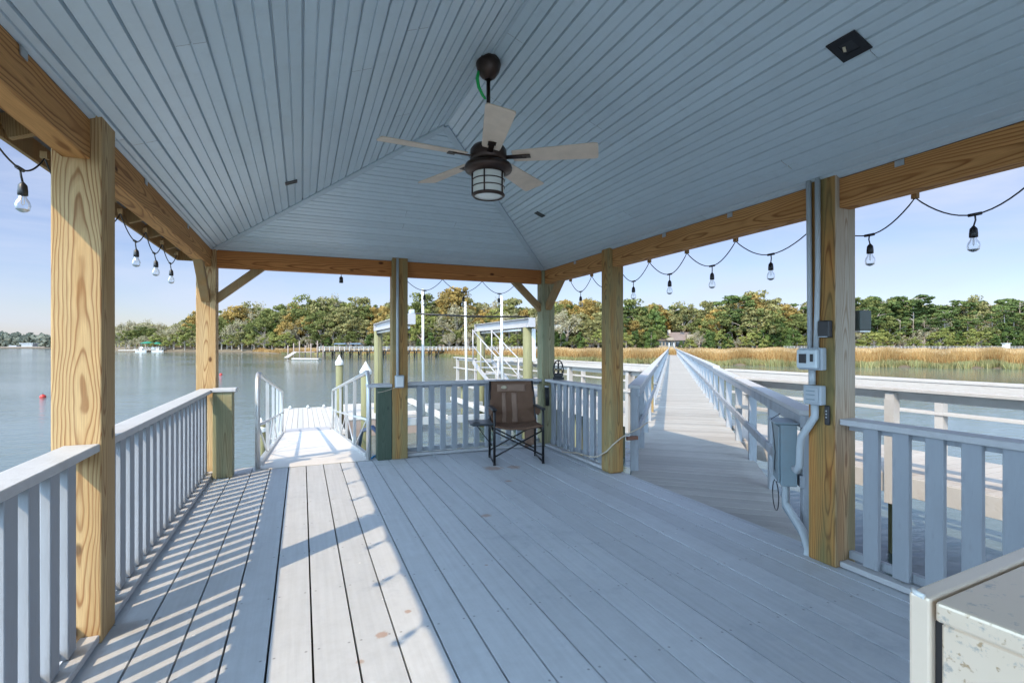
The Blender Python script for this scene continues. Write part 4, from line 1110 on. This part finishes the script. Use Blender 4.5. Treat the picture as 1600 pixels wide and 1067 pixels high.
mb = MB().box(PFX-.042, PFX-.002, 2.222, 2.30, 1.465, 1.575)
t = mb.build('photocell_box', BLACK, bev=.006); tag(t, 'square black box on the right post above the switch boxes', 'control box')
MB().box(PFX-.044,PFX-.0425,2.23,2.292,1.468,1.474).build('edge_strip', BOXM, t)
t = MB().box(PFX-.022, PFX-.002, 2.236, 2.268, .905, 1.03).build('remote_control', BLACK, bev=.008, seg=3); tag(t, 'small black remote control holder hung on the right post', 'remote control')
mb = MB()
for z in (.955,.975,.995): mb.cbox((PFX-.023,2.252,z),(.002,.008,.008))
mb.build('buttons', GALV, t)
t = thing('outdoor_speaker', 'dark grey green box fixture mounted on the outer side of the right post', 'light fixture', (3.40, 2.28, 1.58))
MB().box(3.36,3.47,2.20,2.36,1.515,1.645).build('housing', M('grey_green_steel', (.09,.11,.10), .45, var=.1), t, bev=.005)
MB().box(3.324,3.359,2.24,2.32,1.55,1.61).build('bracket', BLKM, t)
MB().box(3.365,3.465,2.205,2.355,1.503,1.513).build('lens', GLASSW, t)
t = thing('electrical_panel', 'grey steel electrical panel on the railing behind the right post', 'electrical panel', (3.42, 2.76, .36))
rot = Matrix.Rotation(math.atan2(WD_.y, WD_.x), 3, 'Z')
c = R0 + WD_*.36 + WN*.135 + Vector((0,0,.60))
MB().cbox(c, (.27,.11,.46), rot).build('box', PANEL, t, bev=.006)
MB().cbox(c + WN*.062, (.235,.012,.42), rot).build('door', PANEL, t, bev=.004)
MB().cbox(c + WN*.02 + Vector((0,0,.238)), (.30,.16,.012), rot).build('rain_hood', PANEL, t, bev=.003)
c2 = c + Vector((0,0,-.235))
wirepipe([c2 + WD_*-.02, c2 + WD_*-.02+Vector((0,0,-.10)), c2 + WD_*-.03+Vector((0,0,-.16)), (PFX+.11,2.52,.12), (PFX+.05,2.43,.03), (PFX+.02,2.42,-.04)], .027, PVC, 'conduit', 'thick grey pipe curving from under the electrical panel to the deck')
wirepipe([c2+WD_*.07+Vector((0,0,.02)), c2+WD_*.07+Vector((0,0,-.12)), c2+WD_*.05+Vector((0,0,-.2)), (PFX+.16,2.56,.06), (PFX+.14,2.52,-.04)], .014, PANEL, 'conduit', 'thin dark conduit beside the thick pipe under the electrical panel')
lp = []
for k in range(15):
    a = R(100 + 330*k/14); lp.append(c2 + WD_*(.04+.12*math.cos(a)) + WN*.06 + Vector((0,0,-.11+.115*math.sin(a))))
wirepipe(lp, .004, BLACK, 'cable_loop', 'thin black cable loop dangling below the electrical panel', 'cable', 6)
wirepipe([c+Vector((0,0,.29))+WN*.03+WD_*.03, c+Vector((0,0,.252))+WN*.095, c+Vector((0,0,.1))+WN*.075+WD_*.02, c+Vector((0,0,0))+WN*.075-WD_*.03, c+Vector((0,0,-.12))+WN*.075+WD_*.01, c2+WN*.05], .0035, BLACK, 'cable', 'thin black cable running down the face of the electrical panel', 'cable', 6)
# middle post
wirepipe([(1.10,6.412,2.50),(1.10,6.412,1.05)], .0165, PVC, 'conduit', 'grey conduit down the middle back post to the small box')
t = MB().box(1.068,1.175,6.365,6.428,.895,1.05).build('junction_box', BOXM, bev=.008); tag(t, 'small grey junction box at rail height on the middle back post', 'junction box')
MB().box(1.078,1.165,6.355,6.363,.91,1.035).build('cover', WHITE, t, bev=.004)
wirepipe([(1.06,6.37,.90),(1.0,6.42,.87),(.92,6.42,.85),(.86,6.43,.84)], .004, ROPE, 'cable', 'thin pale cable on the dark green stub post', 'cable', 6)
# ornament on the rail cap, torch on corner post
t = thing('iron_ornament', 'black openwork iron ornament standing on the rail behind the chair', 'ornament', (3.22,6.16,.952))
ax = cam_dir(0); mb = MB(); c = Vector((3.22,6.16,.955))
def oval(mb, cx, cz, rx, rz, th, n=18, a0=0, a1=360):
    mb.tube([c + ax*(cx+rx*math.cos(R(a0+(a1-a0)*k/n))) + Vector((0,0,cz+rz*math.sin(R(a0+(a1-a0)*k/n)))) for k in range(n+1)], th, 6)
oval(mb, 0, .135, .068, .13, .009)
for sx in (-1,1):
    oval(mb, sx*.028, .185, .024, .04, .006); oval(mb, sx*.03, .11, .022, .028, .006); oval(mb, sx*.035, .06, .02, .02, .006)
mb.tube([c+Vector((0,0,.01)), c+Vector((0,0,.26))], .008, 6)
mb.build('scrollwork', BLKM, t)
MB().cbox(c+Vector((0,0,.02)), (.15,.09,.035), Matrix.Rotation(-R(YAW),3,'Z')).build('base', BLKM, t, bev=.006)
MB().cbox(c+Vector((0,0,.06)), (.11,.03,.06), Matrix.Rotation(-R(YAW),3,'Z')).build('lower_plate', BLKM, t, bev=.01)
t = thing('rod_holder', 'black tube holder with chrome top strapped low on the far corner post', 'rod holder', (3.19,6.42,.6))
MB().tube([(3.19,6.425,.58),(3.17,6.41,.83)], .028, 12).build('tube', BLACK, t)
MB().lathe([(.03,0),(.036,.012),(.03,.024),(.02,.026)], (3.17,6.41,.835), 14).build('collar', GALV, t)
# cream cord tied round the middle right post
wirepipe([(3.28,6.3,.05),(3.15,5.9,.03),(3.13,5.5,.10),(3.12,5.15,.12),(3.10,4.97,.16),(3.105,4.80,.25),(3.15,4.76,.32),(3.27,4.755,.40),(3.36,4.75,.44),(3.50,4.72,.50),(3.62,4.75,.55)], .008, ROPE, 'cream_cord', 'thin cream cord looped across the middle right post to the walkway rail', 'cord', 6)
t = MB().box(3.36,3.50,4.76,4.80,.36,.40).build('rusty_bracket', RUSTB, bev=.003); tag(t, 'small rusty bracket low on the walkway rail beside the middle right post', 'bracket')

# ------------------------------------------------------------------ folding chair (front faces -y)
CH = thing('folding_chair', 'brown canvas folding chair with black frame and side table on the deck', 'folding chair')
CH['_o'] = (0,0,0)
for sx in (-1,1):
    x = sx*.295
    MB().tube([(x,-.22,.0),(x,-.22,.62),(x,-.19,.645)], .016, 10).build('leg', BLKM, CH)
    MB().tube([(x,.23,.0),(x,.22,.50),(x*.97,.30,.80),(x*.93,.345,.955)], .015, 10).build('back_upright', BLKM, CH)
    MB().tube([(x,-.22,.022),(x,.23,.022)], .011, 8).build('floor_runner', BLKM, CH)
    mb = MB().box(x-.03,x+.03,-.235,.21,.64,.668); mb.build('armrest', BLACK, CH, bev=.012, seg=3)
    MB().tube([(x,-.22,.40),(x,.225,.40)], .011, 8).build('seat_rail', BLKM, CH)
    MB().box(x-.016,x+.016,-.238,-.204,0,.02).build('foot_cap', BLACK, CH, bev=.003)
for y in (-.225,.20):
    MB().tube([(-.295,y,.10),(.295,y+.01,.40)], .0095, 8).build('cross_brace', BLKM, CH)
    MB().tube([(.295,y-.02,.10),(-.295,y-.01,.40)], .0095, 8).build('cross_brace', BLKM, CH)
def sheet(f, nu, nv, th, name, mat, parent):
    vs = []; fs = []
    for s_ in (0,1):
        for i in range(nu+1):
            for j in range(nv+1):
                p, nn = f(i/nu, j/nv); vs.append(Vector(p) + Vector(nn)*th*(s_-.5))
    N = (nu+1)*(nv+1)
    for i in range(nu):
        for j in range(nv):
            a = i*(nv+1)+j; b = a+nv+1
            fs.append((a,a+1,b+1,b)); fs.append((N+a,N+b,N+b+1,N+a+1))
    for i in range(nu):
        a = i*(nv+1); b = a+nv+1; fs.append((a,b,N+b,N+a)); a += nv; b += nv; fs.append((a,N+a,N+b,b))
    for j in range(nv):
        a = j; fs.append((a,N+a,N+a+1,a+1)); a = nu*(nv+1)+j; fs.append((a,a+1,N+a+1,N+a))
    return MB().add(vs, fs, True).build(name, mat, parent)
def wr(u, v): return .005*math.sin(u*17+v*9) + .004*math.sin(v*23-u*5)
sheet(lambda u,v: ((-.29+.58*u, -.235+.45*v, .445 - .03*math.sin(math.pi*u) + (.012 if v < .06 else 0) + wr(u,v)), (0,0,1)), 16, 12, .02, 'seat', FAB, CH)
def backf(u, v):
    w = .30 - .02*v; x = -w + 2*w*u; z = .405 + .55*v; y = .215 + (.06*v if v < .3 else .018+ (v-.3)*.165) + .045*math.sin(math.pi*u)*(1-.5*v) + wr(u,v)
    return (x, y, z), (0,-1,.2)
bk = sheet(backf, 18, 18, .022, 'backrest', FAB, CH)
def off(f, u0, u1, v0, v1, d):
    def g(u, v):
        p, n_ = f(u0+(u1-u0)*u, v0+(v1-v0)*v); return (p[0], p[1]-d, p[2]), n_
    return g
sheet(off(backf,.17,.83,.76,.93,.014), 10, 4, .006, 'back_panel', FABL, bk)
sheet(off(backf,.28,.37,.06,.73,.013), 4, 10, .005, 'light_stripe', FABL, bk)
sheet(off(backf,.50,.62,.06,.73,.013), 4, 10, .005, 'light_stripe', FABL, bk)
mb = MB().lathe([(.001,0),(.026,0),(.026,.004),(.001,.005)], (0,0,0), 18, rot=Matrix.Rotation(R(80),3,'X'))
p, _ = backf(.33,.86); mb.v = [(v[0]*1.5+p[0], v[1]+p[1]-.024, v[2]*.8+p[2]) for v in mb.v]; mb.build('oval_patch', CREAM, bk)
for sx in (-1,1): sheet(lambda u,v,sx=sx: ((sx*.295+sx*.004, -.05+.30*u, .645-.10*v*(1 if u>.3 else .6)), (1,0,0)), 6, 4, .01, 'arm_strap', FAB, CH)
sheet(lambda u,v: ((.16+.13*u, .235+.02*math.sin(u*3), .40-.30*v*(1-.15*u)), (0,1,0)), 5, 6, .03, 'side_pouch', FABL, CH)
mb = MB().box(-.58,-.30,-.20,.16,.475,.492); ta = mb.build('side_table', M('dark_tray', (.05,.06,.07), .35, var=.1), CH, bev=.006)
mb = MB(); mb.tube([(-.30,-.18,.47),(-.55,-.18,.47)], .008, 6); mb.tube([(-.30,.13,.47),(-.55,.13,.47)], .008, 6); mb.tube([(-.30,-.02,.20),(-.50,-.02,.468)], .007, 6); mb.build('table_bracket', BLKM, CH)
MB().lathe([(.045,.493),(.047,.497),(.040,.497),(.038,.493)], (-.50,-.12,0), 18).build('cup_holder', BLACK, ta)
MB().lathe([(.0,.4935),(.038,.4935),(.036,.494)], (-.50,-.12,0), 18).build('cup_well', BLACK, ta)
CH.location = (2.44, 5.80, 0.002); CH.rotation_euler = (0, 0, R(-12.6))

# ------------------------------------------------------------------ stainless cabinet lower right
CB = thing('steel_cabinet', 'rust speckled stainless steel grill cabinet in the lower right corner', 'grill cabinet', (1.5,.4,0))
CB['_o'] = (0,0,0)
H = .88
MB().box(0,.9,-.040,0,0.03,H).build('end_frame', M('plain_warm_steel', (.78,.64,.50), .35, metal=.2, var=.06, vs=6), CB, bev=.006, seg=2)
MB().box(.008,.9,-.70,-.056,.10,H-.045).build('side_panel', STEEL, CB, bev=.004)
MB().box(.0,.9,-.72,-.048,H-.043,H-.001).build('lid', STEEL, CB, bev=.007, seg=2)
MB().box(.02,.88,-.055,-.0405,.05,H-.05).build('inner_gap', BLACK, CB)
MB().tube([(-.0,-.03,H),(-.002,-.015,H+.003),(.012,-.004,H+.003)], .006, 8).build('corner_cap', WHITE, CB)
CB.location = (1.216,.694,0); CB.rotation_euler = (0,0,R(4))

# ------------------------------------------------------------------ distant things
# long pier
LP = thing('long_pier', 'long weathered pier on dark pile bents across the creek', 'pier', tuple(at(640,128,-1.4)))
a, b = at(497,116,.32), at(850,156,.32)
def lp(u, z, off=0.0):
    v = a.lerp(b, u); d = (b-a).normalized(); nn = Vector((-d.y, d.x, 0)); v = v + nn*off; return Vector((v.x, v.y, z))
MB().bar(lp(0,.30), lp(1,.30), 2.0, .34).build('pier_deck', PILED, LP)  # deck coloured dark to stand in for the shadow below the rails
for off in (-.95,.95):
    mb = MB(); mb.bar(lp(0,1.30,off), lp(1,1.30,off), .14, .16); mb.bar(lp(0,.86,off), lp(1,.86,off), .05, .16)
    for i in range(60): v = lp(i/59, .8, off); mb.cbox(v, (.18,.18,1.0))
    mb.build('railing', DOCKM if off < 0 else PIERBG, LP)
for i in range(32):
    u = .02 + i/31*.96; mb = MB()
    for off in (-.7,.7):
        v = lp(u, 0, off); mb.tube([(v.x,v.y,-2.5),(v.x,v.y,.25)], .17, 8)
    p1, p2 = lp(u,.0,-.7), lp(u,-1.1,.7); mb.bar(p1, p2, .08, .2)
    mb.build('pile_bent', PILED, LP)
# platform with boat at its left end
t = thing('landing_stage', 'landing platform with posts at the left end of the long pier', 'dock', tuple(at(480,116,-1.4)))
p = at(478,116,.1); mb = MB().cbox(p, (5,3,.2), Matrix.Rotation(R(-YAW),3,'Z')); mb.build('platform', PIERBG, t)
for k, px_ in enumerate((450,459,468,477,486,496,505)):
    v = at(px_, 114+2*(k%2)); MB().tube([(v.x,v.y,-2.5),(v.x,v.y,1.6+.5*(k%3))], .12, 8).build('post', PIERBG, t)
mb = MB(); mb.bar(at(462,115,.2), at(447,112,-1.1), 1.0, .1); mb.build('ramp', DOCKM, t)
t = thing('low_float', 'long low white float lying in front of the pier head', 'float', tuple(at(475,107,-1.4)))
p0, p1 = at(458,108,-1.25), at(500,106,-1.25)
MB().bar(p0, p1, 1.2, .22).build('hull', DOCKM, t, bev=.08); MB().bar(p0+Vector((0,0,.13)), p1+Vector((0,0,.13)), .9, .04).build('top', DOCKM, t)
for (x0, lab) in ((532,'left of the two small blue boat covers behind the long pier'),(556,'right of the two small blue boat covers behind the long pier')):
    t = thing('boat_cover', lab, 'boat cover', tuple(at(x0,150,0)), 'blue boat covers')
    v = at(x0,150,2.0); MB().cbox(v, (4.0,2.2,.12), Matrix.Rotation(R(-YAW),3,'Z')).cbox(v+Vector((0,0,.2)), (3.2,1.4,.28), Matrix.Rotation(R(-YAW),3,'Z')).build('canopy', M('blue_canvas', (.14,.19,.25), .8), t, bev=.1)
    for dx in (-1.8,1.8):
        q = v + cam_dir(0)*dx; MB().tube([(q.x,q.y,-.6),(q.x,q.y,1.95)], .06, 6).build('pole', GALV, t)
# far dock with green umbrellas
def hull_boat(name, label, c, L_, w, h, mat, cab=False, group=None):
    t = thing(name, label, 'boat', tuple(c), group); rot = Matrix.Rotation(R(-YAW),3,'Z'); mb = MB(); vs = []
    sec = [(-.5,.9,1),(-.2,1,1),(.2,.95,1.05),(.42,.55,1.2),(.5,.04,1.3)]
    for (u, ww, hh) in sec:
        for (yy, zz) in ((-.5,1),(-.35,0),(.35,0),(.5,1)): vs.append(Vector(c) + rot @ Vector((u*L_, yy*w*ww, zz*h*hh)))
    fs = [(i*4+k, i*4+k+1, i*4+4+k+1, i*4+4+k) for i in range(4) for k in range(3)] + [(i*4+3, i*4, i*4+4, i*4+7) for i in range(4)] + [(0,3,2,1),(16,17,18,19)]
    mb.add(vs, fs).build('hull', mat, t)
    if cab:
        MB().cbox(Vector(c)+Vector((0,0,h+.5)), (L_*.25,w*.6,.9), rot).build('console', WHITE, t, bev=.08)
        MB().cbox(Vector(c)+Vector((0,0,h+1.6)), (L_*.3,w*.8,.08), rot).build('roof', WHITE, t)
        mb = MB()
        for sx in (-1,1):
            for sy in (-1,1): q = Vector(c)+rot@Vector((sx*L_*.13,sy*w*.35,0)); mb.tube([q+Vector((0,0,h)), q+Vector((0,0,h+1.6))], .04, 5)
        mb.build('roof_frame', GALV, t)
    return t
FDK = thing('far_dock', 'far dock on dark piles under the mossy trees at left', 'dock', tuple(at(236,256,-1.4)))
rotv = Matrix.Rotation(R(-YAW),3,'Z')
MB().cbox(at(236,257,-.2), (14,5,.3), rotv).build('platform', DOCKM, FDK)
MB().cbox(at(204,257,-.6), (11,2,.3), rotv).build('walk', DOCKM, FDK)
for k in range(12): v = at(216+k*4, 254.5); MB().tube([(v.x,v.y,-2.4),(v.x,v.y,-.3)], .2, 6).build('pile', PILED, FDK)
mb = MB(); mb.bar(at(217,254.6,.75), at(256,254.6,.75), .08, .1)
for k in range(11): mb.cbox(at(217+k*3.9,254.6,.3), (.1,.1,.9))
mb.build('rail', WHITE, FDK)
GU = M('green_canvas', (.02,.20,.13), .7)
for (px_, zz, w, lab) in ((231,3.9,3.6,'larger green dock umbrella in the middle of the far dock'),(247,3.7,2.2,'smaller green dock umbrella at the right of the far dock')):
    v = at(px_, 257); t = thing('dock_umbrella', lab, 'umbrella', (v.x,v.y,-.05)); MB().lathe([(w,zz-1.1),(w*.6,zz-.5),(.05,zz)], (v.x,v.y,0), 8, smooth=False).build('canopy', GU, t)
    MB().tube([(v.x,v.y,-.05),(v.x,v.y,zz-.1)], .08, 6).build('pole', WHITE, t)
hull_boat('motor_boat', 'white motor boat moored at the left side of the far dock', at(221,252,-1.45), 5, 2.0, .8, WHITE, True)
hull_boat('motor_boat', 'white motor boat moored at the right side of the far dock', at(247,252,-1.45), 5.5, 2.0, .8, WHITE, True)
for (px_, hh, lab) in ((222,2.2,'left white canopy post group on the far dock'),(240,1.8,'white locker shed on the far dock')):
    v = at(px_,258,.45); hh *= .5; tag(MB().cbox(v, (1.4,1.0,hh), rotv).cbox(v+Vector((0,0,hh/2+.05)),(1.6,1.2,.08),rotv).build('dock_locker', WHITE), lab, 'locker')
# docks on the hazy shore
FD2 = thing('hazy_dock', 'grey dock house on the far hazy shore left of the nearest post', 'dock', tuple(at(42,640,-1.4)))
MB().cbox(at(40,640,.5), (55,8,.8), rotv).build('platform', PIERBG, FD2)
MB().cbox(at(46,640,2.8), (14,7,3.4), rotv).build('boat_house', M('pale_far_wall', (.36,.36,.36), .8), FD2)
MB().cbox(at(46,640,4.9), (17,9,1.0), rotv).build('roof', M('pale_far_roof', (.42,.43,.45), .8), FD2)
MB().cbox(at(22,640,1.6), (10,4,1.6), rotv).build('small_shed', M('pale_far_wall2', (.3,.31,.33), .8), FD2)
# house by the walkway end
def house(name, label, c, w, d, h, rh, wallc, roofc, chim=True):
    t = thing(name, label, 'house', tuple(c)); rot = Matrix.Rotation(R(-YAW-6),3,'Z'); c = Vector(c)
    MB().cbox(c+Vector((0,0,h/2)), (w,d,h), rot).build('wall', wallc, t)
    vs = [c + rot @ Vector(p) for p in ((-w/2-.6,-d/2-.7,h),(w/2+.6,-d/2-.7,h),(w/2+.6,d/2+.7,h),(-w/2-.6,d/2+.7,h),(-w/2+1.2,0,h+rh),(w/2-1.2,0,h+rh))]
    MB().add(vs, [(0,1,5,4),(2,3,4,5),(1,2,5),(3,0,4),(3,2,1,0)]).build('roof', roofc, t)
    if chim: MB().cbox(c + rot @ Vector((-w*.38,0,h+rh*.75)), (1.1,1.1,rh*1.1), rot).build('chimney', M('chimney_stone',(.5,.42,.34),.8), t)
    for i in range(5):
        x = -w/2 + w*(i+.5)/5; MB().cbox(c + rot @ Vector((x,-d/2-.03,h*.55)), (w/5*.6,.12,h*.5), rot).build('window', M('dark_window_glass',(.03,.04,.05),.15), t)
    MB().cbox(c + rot @ Vector((w*.12,-d/2-.9,h+rh*.35)), (2.6,2.4,rh*.7), rot).build('dormer', wallc, t)
    return t
TANW = M('tan_wall', (.30,.25,.19), .8); BRF = M('brown_shingle_roof', (.20,.155,.14), .9, var=.25, vs=3); GRF = M('grey_roof', (.33,.33,.33), .8)
house('lake_house', 'brown roofed house among trees above the walkway end', at(1066,200,.3), 13.5, 9, 3.4, 3.2, TANW, BRF)
house('garage_annex', 'low brown roofed annex left of the house above the walkway end', at(1040,192,1.0), 6, 5, 2.6, 1.4, TANW, BRF, False)
house('tall_house', 'pale grey house half hidden by trees right of the corner post', at(868,196,1.5), 7, 6, 6.2, 2.4, M('pale_wall',(.42,.41,.38),.8), GRF, False)
tag(MB().cbox(at(1572,170,1.3),(1.6,1.2,2.0),rotv).cbox(at(1572,170,2.4),(2.0,1.6,.15),rotv).build('white_hut', WHITE), 'tiny white hut at the wood edge at far right', 'hut')
# thin white fence along the far right marsh
FE = thing('shore_fence', 'thin pale post and rail fence along the marsh at far right', 'fence', tuple(at(1400,150,-.5)))
mb = MB()
for i in range(90):
    px_ = 1225 + i*5.4; v = at(px_, interp(TRP,px_)-6, 0); (mb.cbox((v.x,v.y,.35),(.12,.12,2.2)))
mb.build('fence_posts', PIERM, FE)
for z in (.95,1.35):
    mb = MB()
    for i in range(89):
        p1, p2 = 1225+i*5.4, 1225+(i+1)*5.4; mb.bar(at(p1, interp(TRP,p1)-6.1, z), at(p2, interp(TRP,p2)-6.1, z), .05, .1)
    mb.build('fence_rail', PIERM, FE)
# walkway end gate posts
for dn, lab in ((-.1,'right pale post at the shore end of the walkway'),(WW+.1,'left pale post at the shore end of the walkway')):
    v = R0+WD_*178+WN*dn; tag(MB().box(v.x-.12,v.x+.12,v.y-.12,v.y+.12,.2,2.6).build('gate_post', WHITE), lab, 'post')
# buoys
for (px_, d, lab) in ((67,28,'red mooring buoy on the water left of the nearest post'),(345,50,'red buoy on the water just right of the left corner post')):
    v = at(px_, d, WZ0); t = thing('buoy', lab, 'buoy', tuple(v)); MB().lathe([(.01,-.12),(.1,-.08),(.15,.03),(.12,.12),(.03,.17),(.001,.175)], v, 16).build('float', REDP, t)
    MB().tube([v+Vector((0,0,.16)), v+Vector((0,0,.24))], .015, 6).build('ring', BLKM, t)
